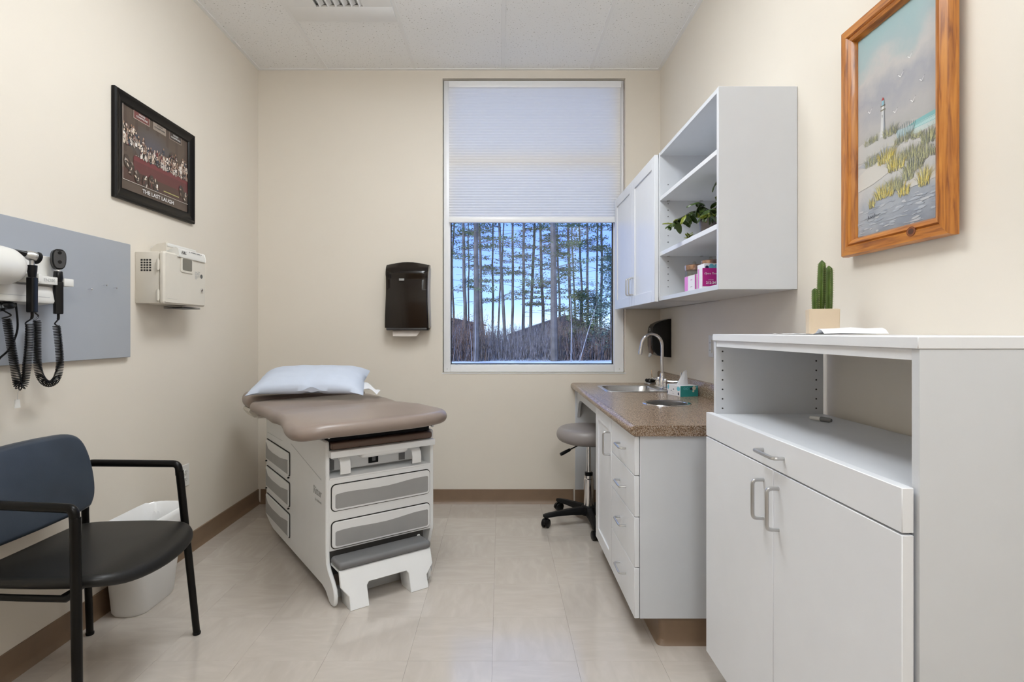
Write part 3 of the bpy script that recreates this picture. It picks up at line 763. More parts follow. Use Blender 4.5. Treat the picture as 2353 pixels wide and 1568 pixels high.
bz = Z0+.0195
def card_box(name, label, x0, x1, y0, y1, z, h, cat='box'):
    t = thing(name, label, cat, ((x0+x1)/2, (y0+y1)/2, z)); return t
pb = card_box('glove_box', 'large magenta supply box marked 212-24 on the bottom shelf', .822, .905, 2.245, 2.292, bz, .08)
G().box(.822, .905, 2.2455, 2.292, bz, bz+.082, .0008, 1).build('carton', M_wcard, pb)
G().box(.824, .905, 2.2448, 2.2456, bz+.008, bz+.082).build('front_print', M_magenta, pb)
G().box(.8213, .8221, 2.278, 2.291, bz+.001, bz+.081).build('side_stripe', M_pink, pb)
text('212-24', .014, (.858, 2.2444, bz+.022), 'cam', M_txtw, pb, bold=.0003)
text('mmmmmmmm', .0035, (.858, 2.2444, bz+.034), 'cam', M_txtw, pb)
text('Optra True', .011, (.856, 2.2444, bz+.06), 'cam', M_txtw, pb, shear=.4)
p2 = card_box('small_carton', 'small white carton with pink and magenta end stripes, left on the bottom shelf', .818, .875, 2.30, 2.446, bz, .064)
G().box(.819, .875, 2.300, 2.446, bz, bz+.064, .0008, 1).build('carton', M_wcard, p2)
G().box(.8183, .8191, 2.405, 2.4455, bz+.001, bz+.0635).build('pink_stripe', M_pink, p2)
G().box(.8183, .8191, 2.3005, 2.318, bz+.001, bz+.0635).build('magenta_stripe', M_magenta, p2)
text('mm mm', .006, (.8180, 2.36, bz+.045), 'right', M_pink, p2); text('mmm mm', .005, (.8180, 2.36, bz+.015), 'right', M_txtl, p2)
p3 = card_box('tissue_carton', 'white box with teal and navy dots behind the magenta box', .90, 1.0, 2.33, 2.42, bz, .12)
G().box(.862, .985, 2.330, 2.41, bz, bz+.112, .0008, 1).build('carton', M_wcard, p3)
def disc(x, z, r, y, m, parent, name, rx=1): return G().prism([(x+r*rx*cos(a), z+r*sin(a)) for a in [2*pi*k/16 for k in range(16)]], y, y+.0006, 'y').build(name, m, parent)
disc(.874, bz+.095, .0075, 2.3292, M_navy, p3, 'navy_dot'); disc(.893, bz+.098, .012, 2.3292, M_sky, p3, 'teal_dot', .9); disc(.915, bz+.098, .011, 2.3292, M_sky, p3, 'teal_dot')
for (jx, jy, jh, lb, nm) in ((.955, 2.50, .125, 'tall glass jar with rose gold lid at the back of the bottom shelf', 1), (.893, 2.535, .108, 'shorter tan-filled jar with rose gold lid behind the small carton', 2)):
    t = thing('storage_jar', lb, 'jar', (jx, jy, bz))
    G().lathe([(.038, 0), (.040, .004), (.040, jh-.012), (.035, jh)], (jx, jy, bz), 28).build('glass_body', M_jar, t)
    G().lathe([(.036, .003), (.037, .006), (.037, jh-.03), (.02, jh-.025)], (jx, jy, bz), 24).build('contents', M_tanp, t)
    l_ = G().lathe([(.041, jh-.004), (.043, jh), (.043, jh+.018), (.040, jh+.021), (.01, jh+.021)], (jx, jy, bz), 28).build('lid', M_rose, t)
    G().ball((jx, jy, bz+jh+.029), .009, 12, 8).build('knob', M_jar, l_)

# ------------------------------------------------------------------ tissue box and soap dispenser
tb = thing('tissue_box', 'low white and teal tissue box with a pulled-up tissue on the countertop', 'tissue box', (.975, 2.985, CZ), radians(14))
bw, bd, bh = .108, .135, .060
def TB(): return G(tb.matrix_basis)
TB().box(0, bw, 0, bd, 0, bh, .0012, 1).build('carton', M_wcard, tb)
TB().box(.0005, bw, -.0008, .0005, .0005, bh-.0008).build('teal_front', M_teal, tb)
Tm = tb.matrix_basis
def tdisc(x, z, r, m, nm, rx=1, y=-.0014): return G(Tm).prism([(x+r*rx*cos(a), z+r*sin(a)) for a in [2*pi*k/14 for k in range(14)]], y, y+.0008, 'y').build(nm, m, tb)
tdisc(.026, .044, .0068, M_sky, 'pale_dot'); tdisc(.042, .044, .0068, M_sky, 'pale_dot'); tdisc(.026, .044, .004, M_teal, 'ring_centre', y=-.0018); tdisc(.042, .044, .004, M_teal, 'ring_centre', y=-.0018)
tdisc(.066, .043, .0075, M_navy, 'navy_petal'); tdisc(.084, .046, .012, M_cprint, 'cream_petal', .9); tdisc(.079, .029, .006, M_cprint, 'cream_petal'); tdisc(.099, .052, .006, M_sky, 'pale_petal')
for (y_, z_, ry, rz_, m_) in ((.12, .045, .018, .014, M_sky), (.128, .014, .008, .010, M_navy), (.018, .042, .016, .012, M_sky), (.018, .015, .006, .008, M_navy), (.09, .026, .003, .003, M_navy), (.066, .036, .004, .003, M_navy), (.074, .02, .006, .0012, M_txtl), (.07, .012, .008, .0012, M_txtl)):
    G(Tm).prism([(y_+ry*cos(a)*(1 if y_+ry < .134 else .4), z_+rz_*sin(a)) for a in [2*pi*k/14 for k in range(14)]], -.0008, .0002, 'x').build('side_print', m_, tb)
g = G(Tm); R = []
for i in range(12):
    s = i/11; R.append([Vector((bw*.5+(.036*(1-s)+.008*s)*math.cos(u*pi*2)*(1)+.018*s+.004*sin(u*31), bd*.5+(.018*(1-s)+.003)*sin(u*pi*2)-.0*s, bh-.004+.078*s+.006*sin(u*9+1)*s)) for u in [k/24 for k in range(24)]])
g.loft(R, False, True).build('tissue', M_tissue, tb)

sd = thing('soap_dispenser', 'black wall-mounted soap dispenser in the corner above the faucet', 'soap dispenser', (XR, 3.62, 1.02))
P = [(XR-.0005, 1.275), (XR-.022, 1.272), (XR-.07, 1.258), (XR-.105, 1.240), (XR-.118, 1.222), (XR-.124, 1.19), (XR-.124, 1.10), (XR-.118, 1.075), (XR-.105, 1.055), (XR-.09, 1.040), (XR-.06, 1.030), (XR-.03, 1.026), (XR-.0005, 1.024)]
g = G(); w2 = .062; yc = 3.63
g.loft([[(p[0]*.6+.4*(XR-.05), yc+s*w2*k, 1.15+(p[1]-1.15)*q) for p in P] for s, k, q in ((-1, 1.0, .93), )]+[[(p[0], yc-w2*.9, p[1]) for p in P], [(p[0], yc+w2*.9, p[1]) for p in P]]+[[(p[0]*.6+.4*(XR-.05), yc+w2, 1.15+(p[1]-1.15)*.93) for p in P]])
g.build('housing', M_black, sd)
G().prism([(XR-.126, 1.15), (XR-.129, 1.11), (XR-.126, 1.06), (XR-.118, 1.04), (XR-.108, 1.05), (XR-.118, 1.10)], yc-.03, yc+.03, 'y', .003).build('push_lever', M_brownv, sd)
G(Matrix.Translation((XR-.118, yc, 1.045)) @ Matrix.Rotation(radians(25), 4, 'Y')).lathe([(.001, -.006), (.024, -.005), (.026, 0), (.024, .003), (.001, .004)], (0, 0, 0), 20, 'x').build('push_pad', M_lgrey, sd)
G().prism([(yc+.014*cos(a), 1.205+.011*sin(a)) for a in [2*pi*k/16 for k in range(16)]], XR-.1250, XR-.1235, 'x').build('maker_badge', M_txtl, sd)
text('gojo', .010, (XR-.1253, yc, 1.205), 'right', M_black, sd, bold=.0002)

# ------------------------------------------------------------------ paper towel dispenser
td = thing('towel_dispenser', 'tall dark translucent paper towel dispenser on the back wall left of the window', 'towel dispenser', (-.625, YB, 1.2))
x0, x1, zb, zt = -.782, -.487, 1.205, 1.668
rows = []   # front outline swept in z: depth and half width vary
for i in range(25):
    s = i/24; z = zb+.012+(zt-.03-zb)*s
    d = .098+.012*sin(s*pi*1.15+.5) if s < .82 else .104*math.sqrt(max(.02, 1-((s-.82)/.2)**2))
    hw = .148+.004*cos(s*5.2)
    cxx = (x0+x1)/2
    top = .018*(1 if s > .9 else 0)
    rows.append([(cxx-hw, YB-.0005, z), (cxx-hw+.001, YB-d*.55, z), (cxx-hw+.004, YB-d*.93, z)]+[(cxx-hw+.012+(2*hw-.024)*k/8, YB-d-.006*sin(pi*k/8), z+(.018*sin(pi*k/8) if i == 24 else 0)) for k in range(9)]+[(cxx+hw-.004, YB-d*.93, z), (cxx+hw-.001, YB-d*.55, z), (cxx+hw, YB-.0005, z)])
G().loft(rows).build('cover', M_led, td)
G().box(x0+.006, x1-.006, YB-.085, YB-.0005, zb-.004, zb+.012, .004).build('base', M_blackm, td)
g = G(); g.box(x0+.01, x1-.012, YB-.104, YB-.085, zb+.0, zb+.014, .003); g.build('lip', mat('dark_grey_plastic', lin(.07, .068, .07), .4), td)
P = [(x1-.004, YB-.003), (x1+.004, YB-.003), (x1+.003, YB-.05), (x1-.002, YB-.085), (x1-.008, YB-.085)]
rr_ = []
for i in range(13):
    s = i/12; z = zb+.02+(zt-.06-zb)*s; k = sin(pi*s)**.5 if 0 < s < 1 else 0
    rr_.append([(p[0]+.002*cos(s*5.2), YB+(p[1]-YB)*(.55+.45*k), z) for p in P])
G().loft(rr_).build('side_trim', mat('side_trim_highlight', lin(.34, .34, .38), .3), td)  # grey trim lightened so its colour carries the edge highlight
G().box(-.684, -.648, YB-.115, YB-.108, 1.535, 1.550, .002).build('maker_badge', M_txtl, td)
text('Commercial', .007, (-.666, YB-.1155, 1.5455), 'cam', M_black, td)
tw = G()
tw.loft([[(-.735+.015*0, YB-.055, zb+.01), (-.54, YB-.055, zb+.01)], [(-.733, YB-.075, zb-.02), (-.553, YB-.075, zb-.02)], [(-.731, YB-.08, zb-.045), (-.572, YB-.08, zb-.045)]], False, False, closed=False)
tw.loft([[(-.735, YB-.056, zb+.01), (-.54, YB-.056, zb+.01)], [(-.733, YB-.076, zb-.02), (-.553, YB-.076, zb-.02)], [(-.731, YB-.081, zb-.045), (-.572, YB-.081, zb-.045)]], False, False, closed=False)
tw.build('paper_towel', M_towel, td)

# ------------------------------------------------------------------ exam table
EA = math.atan2(.588, .809)
et = thing('exam_table', 'white medical exam table with taupe padded top and drawers in the base', 'exam table', (-.778, 2.45, 0), EA)
E = et.matrix_basis.copy()
def EG(): return G(E)
BW, BL = .545, 1.08
g = EG(); g.box(.012, BW-.012, .012, BL, .20, .53, .004).box(.03, BW-.03, .10, BL-.02, .06, .20).box(.012, BW-.012, .13, BL, .53, .70, .004)
g.build('base_cabinet', M_tbl, et)
side = [(BL, .085), (BL+.004, .35), (BL, .70), (.012, .70), (.004, .695), (0, .68), (-.002, .55), (-.002, .21), (-.008, .16), (-.03, .135), (-.075, .105), (-.103, .078), (-.112, .05), (-.110, .02), (-.095, .003), (-.07, .0), (-.045, .006), (.0, .035), (.05, .045), (.92, .045), (1.0, .06)]
EG().prism(side, 0, .018, 'x', .004).build('side_panel', M_tbl, et)
EG().prism([p for p in side if p[1] > .20]+[(0, .20), (.03, .12), (.10, .045), (.92, .045), (1.0, .06)], BW-.018, BW, 'x', .004).build('side_panel', M_tbl, et)
EG().prism([(.12, .20), (.0, .19), (-.03, .135), (-.075, .105), (-.103, .078), (-.112, .05), (-.110, .02), (-.095, .003), (-.07, .0), (-.045, .006), (.0, .035), (.12, .04)], .452, .470, 'x', .004).build('foot', M_tbl, et)
# front fascia between the side panels dark plates stand in for shaded gaps at drawers and step
EG().box(.012, BW-.012, -.002, .02, .205, .528, .006).build('front_fascia', M_tbl, et)
def wavy(x0, x1, z0, z1, n=18):
    P = [(x0+.006, z0), (x1-.006, z0), (x1, z0+.006), (x1, z1-.006), (x1-.004, z1)]
    for s, q in ((.15, .001), (.25, .005), (.35, .0095), (.46, .013), (.60, .013), (.72, .011), (.85, .009), (.94, .010)):
        P.append((x1-.004+(x0+.006-x1+.004)*s, z1-q))
    P += [(x0+.006, z1-.013), (x0, z1-.018), (x0, z0+.006)]
    return P
for z0, z1 in ((.382, .506), (.214, .340)):
    fr_ = EG().prism(rrect(.022, .523, z0, z1, .022), -.0035, -.0015, 'y').build('drawer', M_hole, et)  # dark plate painting the shaded gap around the drawer front
    EG().prism(rrect(.026, .519, z0+.004, z1-.004, .019), -.012, -.003, 'y', .003).build('drawer_front', M_tbl, fr_)
    EG().prism(wavy(.040, .507, z0+.014, z1-.032), -.0135, -.0118, 'y').build('grey_inset', M_grey, fr_, label='flat grey inset panel')
for z0, z1 in ((.425, .552), (.262, .392), (.098, .228)):
    fr_ = EG().prism(rrect(.565, 1.06, z0, z1, .012), -.0035, .0, 'x').build('side_drawer_gap', M_hole, et)  # dark backing plate, its rim painted as the gap's shade
    EG().prism(rrect(.569, 1.056, z0+.004, z1-.004, .010), -.010, -.003, 'x', .002).build('drawer_front', M_tbl, fr_)
    P = [(y, z) for y, z in ((.580, z0+.012), (1.045, z0+.012), (1.047, z0+.016), (1.047, z1-.020), (1.035, z1-.028), (1.0, z1-.050), (.9, z1-.058), (.72, z1-.056), (.62, z1-.044), (.578, z1-.040))]
    EG().prism(P, -.0112, -.0098, 'x').build('grey_inset', M_grey, fr_, label='flat grey inset panel')
    if z0 > .2:
        for y_ in (.572, 1.05): EG().lathe([(.004, -.013), (.005, -.008), (.004, -.003)], (0, y_, z0-.006), 8, 'x').build('rubber_bumper', M_black, fr_)
# side access panel outline and lettering
EG().prism([(.06, .515), (.55, .600), (.55, .604), (.058, .519)], -.0006, .0004, 'x').build('panel_seam', M_lgrey, et)
EG().box(-.0008, .0004, .72, 1.05, .588, .590).build('panel_seam', M_lgrey, et)
Rl = E @ Matrix.Translation((-.0012, .112, .452)) @ FACE['right'].to_4x4()
text('Ritter', .052, (0, 0, 0), 'right', M_txtl, et, R=Matrix.Translation((0, 0, 0)) @ Rl, width=.115, bold=.0004)
text('by midmark', .016, (0, 0, 0), 'right', M_txtl, et, R=E @ Matrix.Translation((-.0012, .100, .412)) @ FACE['right'].to_4x4(), width=.09)
# upper front recess: tray, hooks, switch
EG().box(.018, BW-.018, .11, .13, .53, .70).build('recess_back', M_lgrey, et)
EG().box(.018, BW-.018, -.004, .11, .526, .534, .002).build('recess_sill', M_tbl, et)
EG().box(.002, .016, -.004, .004, .535, .545).build('bracket', M_tbl, et)
EG().box(.012, BW-.008, -.034, .10, .628, .658, .004).build('pull_out_tray', M_tbl, et)
bw_ = EG(); P = rrect(.15, .40, -.03, .09, .03)
bw_.loft([[(p[0], p[1], .628) for p in P], [(p[0], p[1], .618) for p in inset(P, .003)], [(p[0], p[1], .608) for p in inset(P, .016)]]).build('treatment_pan', M_tbl, et)
EG().box(.06, BW-.035, .085, .109, .545, .61, .003).build('electrical_strip', M_tbl, et)
sw = EG().box(.235, .285, .080, .086, .556, .596, .002).build('power_switch', M_blackm, et)
EG().box(.252, .270, .077, .081, .566, .586, .002).build('rocker', M_grey2, sw)
for xh in (.065, .425):
    EG().box(xh-.030, xh+.002, .082, .088, .550, .594).build('hook_slot', M_grey2, et)
    gg = EG(); pr = [(-.012, .626), (-.035, .618), (-.052, .600), (-.058, .575), (-.055, .545), (-.050, .545), (-.051, .575), (-.045, .596), (-.032, .609), (-.012, .616)]
    pr = [(y+.05, z) for y, z in pr]
    gg.prism(pr, xh, xh+.048, 'x', .001).build('footrest_hook', M_tbl, et)
EG().cushion(rrect(.02, .53, -.020, .20, .012), .662, .692, .006, 0).build('leg_extension_pad', M_brownv, et)
EG().box(.02, .53, .02, .22, .695, .725).build('slide_rail', M_blackm, et)
EG().box(.05, .50, .15, 1.0, .70, .735).build('top_support', M_blackm, et)
for xq in (.012, BW-.01): EG().tube([(xq, -.01, .718), (xq, .03, .727)], .006, 8).build('bracket_pin', M_nickel, et)
# step
SHR = Matrix(((1, 0, 0, 0), (0, 1, .32, -.32*.155), (0, 0, 1, 0), (0, 0, 0, 1)))
st = G(E @ SHR); sx0_, sx1_ = .018, .462
P = [(.050, 0), (.135, 0), (.135, .080), (.145, .092), (.325, .092), (.335, .080), (.335, 0), (.425, 0), (.425, .055), (sx1_, .095), (sx1_, .160), (sx0_, .160), (sx0_, .095), (.050, .055)]
st.prism(P, -.122, -.108, 'y', .003)
for xa, xb in ((.050, .064), (.121, .135), (.335, .349), (.411, .425)): st.box(xa, xb, -.110, -.02, .0, .10, .002)
st.box(sx0_+.002, sx1_-.002, -.110, -.01, .150, .160)
stp = st.build('step_frame', M_tbl, et)
EG().cushion(rrect(sx0_-.004, sx1_+.004, -.126, -.014, .018), .161, .194, .015, .001).build('step_pad', M_grey2, stp)
EG().box(.02, BW-.06, .0, .03, .10, .210).build('step_gap_shade', M_hole, et)  # dark sheet painted as the shaded recess behind the step
EG().box(.02, BW-.02, -.02, .02, .0, .04, .003).build('floor_bar', M_lgrey, et)
EG().box(.09, .33, .0, .012, .04, .085, .003).build('step_rail', M_lgrey, et)
# upholstered top: main section (foot end swells upwards) and raised head section
def padz(x, y):
    f = max(0, min(1, (.45-y)/.25)); edge = abs(x-.2225)/.36
    return .012*f*f-.012*max(0, .25-y)*(1 if y < .25 else 0)*2-.010*math.exp(-((y-.47)/.05)**2)*(1-.3*edge)-.035*max(0, -x-.06)*(1 if y < .2 else 0)*4*max(0, .2-y)/.3
P = []
def spl(pts, n=6):
    Q = smooth_path([(p[0], p[1], 0) for p in pts], n); return [(q.x, q.y) for q in Q[:-1]]
main = [(.10, -.165), (.36, -.158), (.50, -.130), (.572, -.085), (.600, -.01), (.588, .10), (.578, .30), (.582, .60), (.588, .82), (.575, .90), (.52, .925), (.22, .932), (-.06, .925), (-.125, .90), (-.138, .82), (-.132, .60), (-.138, .30), (-.160, .10), (-.176, .0), (-.165, -.092), (-.085, -.152), (.10, -.165)]
mp_ = spl(main, 4)
EG().cushion(mp_, .737, .800, .034, .006, padz, 5, 9).build('seat_pad', M_taupe, et)
head = [(.22, .915), (.50, .92), (.565, .94), (.582, 1.0), (.578, 1.10), (.54, 1.19), (.44, 1.235), (.22, 1.245), (0, 1.235), (-.10, 1.19), (-.132, 1.10), (-.136, 1.0), (-.12, .94), (-.06, .92), (.22, .915)]
EG().cushion(spl(head, 4), .745, .822, .034, .006, lambda x, y: .03*(y-.92), 5, 7).build('head_pad', M_taupe, et)
EG().prism([(-.10, .70), (-.128, .735), (-.12, .75), (-.02, .745), (0, .70)], .93, 1.10, 'y').build('paper_strap', M_cream, et)
EG().box(-.115, -.02, .78, .80, .715, .728).build('strap_bracket', M_cream, et)

pil = thing('pillow', 'pale blue pillow lying creased on the head of the exam table', 'pillow', (-1.10, 3.20, .83), radians(3))
Tp = Matrix.Translation((-1.105, 3.235, .905)) @ Matrix.Rotation(radians(4), 4, 'Z') @ Matrix.Rotation(radians(16), 4, 'X')
g = G(Tp); NX, NY = 40, 24; top = []; bot = []
for j in range(NY+1):
    rt = []; rb = []
    for i in range(NX+1):
        u = -1+2*i/NX; v = -1+2*j/NY
        ex = max(0, 1-abs(u)**3.2)**.5; ey = max(0, 1-abs(v)**2.4)**.5; h = .068*ex*ey
        x = u*.315*(1-.05*(1-abs(v))*abs(u)**4+.0)*(1-.03*v); y = v*.185*(1-.10*(1-abs(u)**2)*abs(v)**4)
        cr_ = .020*math.exp(-((u-.12)/.10)**2)*max(0, -v)*ey+(.007*noise.noise(Vector((u*3, v*3, 1)))+.010*abs(noise.noise(Vector((u*2.2+v*1.5, v*2.6-u, 7)))))*ex*ey+.012*math.exp(-((u-.12+(v+1)*.35)/.06)**2)*max(0, -v-.2)
        corner = -.022*(abs(u)**6)*(1 if v < 0 else .4)
        rt.append((x, y, h-cr_+corner)); rb.append((x, y, -h*.62+corner+(.025*math.exp(-((u-.12)/.12)**2) if v < -.6 else 0)))
    top.append(rt); bot.append(rb)
g.loft(top, False, False, closed=False); g.loft(bot, False, False, closed=False)
for j0 in (0, NY): g.loft([top[j0], bot[j0]], False, False, closed=False)
for i0 in (0, NX): g.loft([[r[i0] for r in top], [r[i0] for r in bot]], False, False, closed=False)
bmesh.ops.remove_doubles(g.b, verts=g.b.verts[:], dist=.0004)
g.build('pillowcase', M_pillow, pil, angle=70)
g = G(); fl_ = []
for i in range(9):
    s = i/8; fl_.append([(-.83+.12*s, 3.33-.05*k-.02*s, .885-.05*s+.010*sin(s*7+k)+.0) for k in range(4)])
g.loft(fl_, False, False, closed=False).build('loose_hem', M_paper, pil)

# ------------------------------------------------------------------ rolling stool
so = thing('rolling_stool', 'round grey swivel stool with chrome column and black castors at the counter', 'stool', (.55, 3.43, 0))
sx, sy = .55, 3.43
P = [(sx+.2*cos(2*pi*k/48), sy+.2*sin(2*pi*k/48)) for k in range(48)]
G().cushion(P, .508, .598, .042, .008, None, 6, 6).build('seat', M_stool, so)
G().lathe([(.15, .503), (.155, .508), (.05, .516)], (sx, sy, 0), 32).build('seat_board', M_blackm, so)
G().lathe([(.045, .495), (.05, .508)], (sx, sy, 0), 20).build('mount_plate', M_black, so)
G().lathe([(.0135, .29), (.0135, .50)], (sx, sy, 0), 18).build('gas_lift', M_chrome, so)
G().lathe([(.020, .298), (.026, .302), (.026, .315), (.020, .318)], (sx, sy, 0), 20).build('collar', M_black, so)
G().lathe([(.031, .09), (.031, .275), (.027, .28), (.027, .298)], (sx, sy, 0), 24).build('column_sleeve', M_chrome, so)
lv = G().tube([(sx-.03, sy-.02, .505), (sx-.13, sy-.06, .466)], .0045, 8).build('height_lever', M_chrome, so)
G().tube([(sx-.125, sy-.058, .468), (sx-.165, sy-.075, .452), (sx-.185, sy-.083, .444)], [.009, .011, .010], 10).build('grip', M_black, lv)
g = G().lathe([(.048, .055), (.05, .07), (.045, .105), (.034, .112)], (sx, sy, 0), 24); g.build('hub', M_blackm, so)
for k in range(5):
    a = radians(124.5+72*k); d = Vector((cos(a), sin(a), 0)); n_ = Vector((-sin(a), cos(a), 0)); c0 = Vector((sx, sy, 0))
    def rg(r, z, w, h): return [c0+d*r+n_*w*s1+Vector((0, 0, z+h*s2)) for s1, s2 in ((-1, -1), (1, -1), (1.0, .2), (.6, 1), (-.6, 1), (-1, .2))]
    G().loft([rg(.035, .083, .026, .022), rg(.12, .083, .021, .017), rg(.22, .078, .017, .013), rg(.285, .072, .016, .011), rg(.30, .071, .012, .008)]).build('leg', M_blackm, so)
    ca = G(); w0 = c0+d*.285; f = radians(40*k+20); wd = Vector((cos(f), sin(f), 0)); wn = Vector((-sin(f), cos(f), 0))
    for s in (-1, 1):
        Mw = Matrix.Translation(w0+wn*s*.013+Vector((0, 0, .0265))) @ Matrix(((wn.x, wd.x, 0), (wn.y, wd.y, 0), (0, 0, 1))).to_4x4()
        q = G().lathe([(.001, -.010), (.020, -.010), (.0262, -.006), (.0265, .0), (.0262, .006), (.020, .010), (.001, .010)], (0, 0, 0), 20, 'x'); ca.add(q, Mw)
    q = G().tube([(0, 0, .03), (0, 0, .066)], .006, 8); ca.add(q, Matrix.Translation(w0))
    hd = G().loft([[(.034*cos(t_)*1, -.008, .034*sin(t_)) for t_ in [pi*j/8 for j in range(9)]], [(.034*cos(t_), .008, .034*sin(t_)) for t_ in [pi*j/8 for j in range(9)]]])
    ca.add(hd, Matrix.Translation(w0+Vector((0, 0, .024))) @ Matrix(((wd.x, wn.x, 0), (wd.y, wn.y, 0), (0, 0, 1))).to_4x4())
    ca.build('castor', M_black, so)

# ------------------------------------------------------------------ armchair
ch = thing('armchair', 'black armchair with slate-blue vinyl back and thin tube frame in the left foreground', 'chair', (-1.39, 1.85, 0))
rt = .0135
def oval_tube(g, pts, r, n=10): return g.tube(pts, r, n)
for nm, yt, yb_, xt, xb, ya in (('far', 2.118, 2.166, -1.235, -1.195, 2.10), ('near', 1.582, 1.545, -1.222, -1.185, 1.60)):
    # front leg, corner elbow, armrest, rear leg
    fl_ = G().tube([(xt, yt, .655), ((xt+xb)/2, (yt+yb_)/2, .33), (xb, yb_, .004)], [.0145, .0140, .013], 12).build('front_leg', M_tube, ch)
    G().lathe([(.0135, .0), (.0145, .002), (.0145, .010)], (xb, yb_, 0), 12).build('foot_cap', M_blackm, fl_)
    xr = -1.575
    G().tube(bend([(xt-.001, yt, .640), (xt-.004, yt, .682), (xr, ya, .690), (xr-.006, ya, .648)], .032, 6), .0135, 12).build('armrest', M_tube, ch)
    yl = ya+(.045 if nm == 'far' else -.045)
    rl_ = G().tube([(xr-.005, ya, .66), (xr-.012, ya+(.004 if nm == 'far' else -.004), .50), (xr-.038, yl+(.018 if nm == 'far' else -.018), .004)], .0125, 12).build('rear_leg', M_tube, ch)
    G().lathe([(.0135, .0), (.0145, .002), (.0145, .010)], (xr-.038, yl+(.018 if nm == 'far' else -.018), 0), 12).build('foot_cap', M_blackm, rl_)
    yi = yt-.01 if nm == 'far' else yt+.004
    G().tube([(xr-.012, ya, .423), (-1.40, (ya+yi)/2, .420), (-1.25, yi, .420), (-1.222, yt, .44)], .010, 10).build('seat_rail', M_tube, ch)
G().tube([(-1.27, 1.60, .418), (-1.27, 2.10, .418)], .010, 10).build('cross_rail', M_tube, ch)
G().tube([(-1.57, 1.60, .420), (-1.57, 2.10, .420)], .010, 10).build('cross_rail', M_tube, ch)
seat = [(-1.60, 1.72), (-1.585, 1.64), (-1.52, 1.605), (-1.36, 1.592), (-1.24, 1.598), (-1.17, 1.625), (-1.128, 1.70), (-1.112, 1.85), (-1.125, 2.00), (-1.165, 2.075), (-1.24, 2.103), (-1.36, 2.108), (-1.52, 2.095), (-1.585, 2.06), (-1.60, 1.98), (-1.602, 1.85), (-1.60, 1.72)]
seat = spl(seat, 4)
G().cushion(seat, .431, .468, .022, .006, lambda x, y: -.10*max(0, x+1.20)-.9*max(0, x+1.20)**2*3+.02*((y-1.85)/.25)**2*.3, 5, 7).build('seat', M_vinylb, ch)
# backrest built in its own plane then bent and leaned
bo = [(-.20, -.150), (0, -.158), (.20, -.150), (.245, -.125), (.262, -.06), (.258, .04), (.235, .115), (.19, .148), (.10, .156), (0, .158), (-.10, .156), (-.19, .148), (-.235, .115), (-.258, .04), (-.262, -.06), (-.245, -.125), (-.20, -.150)]
bo = spl(bo, 4)
Mb = Matrix.Translation((-1.572, 1.812, .676)) @ Matrix.Diagonal((1, .95, .96, 1)) @ Matrix.Rotation(radians(-8), 4, 'Y') @ Matrix(((0, 0, 1, 0), (1, 0, 0, 0), (0, 1, 0, 0), (0, 0, 0, 1)))
G().cushion(bo, -.018, .026, .018, .004, lambda x, y: .42*x*x, 5, 7, M=Mb).build('backrest', M_slate, ch)

# ------------------------------------------------------------------ waste bin
wb = thing('waste_bin', 'white oblong plastic waste bin with clear liner behind the black armchair', 'bin', (-1.565, 2.44, 0))
def bring(x0, x1, y0, y1, r, z): return [(p[0], p[1], z) for p in rrect(x0, x1, y0, y1, r, 6)]
R = [bring(-1.640, -1.500, 2.292, 2.555, .058, 0), bring(-1.646, -1.494, 2.284, 2.563, .062, .012), bring(-1.668, -1.474, 2.250, 2.620, .075, .362), bring(-1.672, -1.470, 2.246, 2.624, .077, .364), bring(-1.672, -1.470, 2.246, 2.624, .077, .374), bring(-1.664, -1.478, 2.254, 2.616, .07, .374), bring(-1.645, -1.497, 2.29, 2.57, .06, .02)]
G().loft(R).build('bin_body', M_bin, wb)
g = G(); R = []
base = rrect(-1.674, -1.468, 2.244, 2.626, .078, 14)
for dz, dd in ((-.05, -.002), (-.015, -.004), (.004, -.002), (.010, .004), (.0, .012), (-.08, .02)):
    R.append([(p[0], p[1], .374+dz*1.0+.007*noise.noise(Vector((p[0]*40, p[1]*40, dz*3)))+(.012*noise.noise(Vector((p[0]*15, p[1]*15, 2))) if dz < -.01 and dd < 0 else 0)) for p in inset(base, dd)])
g.loft(R, False, False).build('liner', M_liner, wb, angle=80)

# ------------------------------------------------------------------ left wall: board with diagnostic set
bd_ = thing('wall_board', 'grey rectangular mounting board with reflected blue in its colour on the left wall', 'wall board', (XL, 2.0, 1.08))
G().box(XL, XL+.020, 1.35, 2.474, 1.077, 1.583, .0015, 1).build('board', M_panel, bd_)
for y_, z_ in ((2.218, 1.362), (2.302, 1.385), (2.362, 1.378)):
    G().tube([(XL+.019, y_, z_), (XL+.036, y_, z_+.001)], .0016, 6).lathe([(.004, .034), (.0045, .036), (.001, .037)], (XL, y_, z_), 10, 'x').build('screw', M_chrome, bd_)

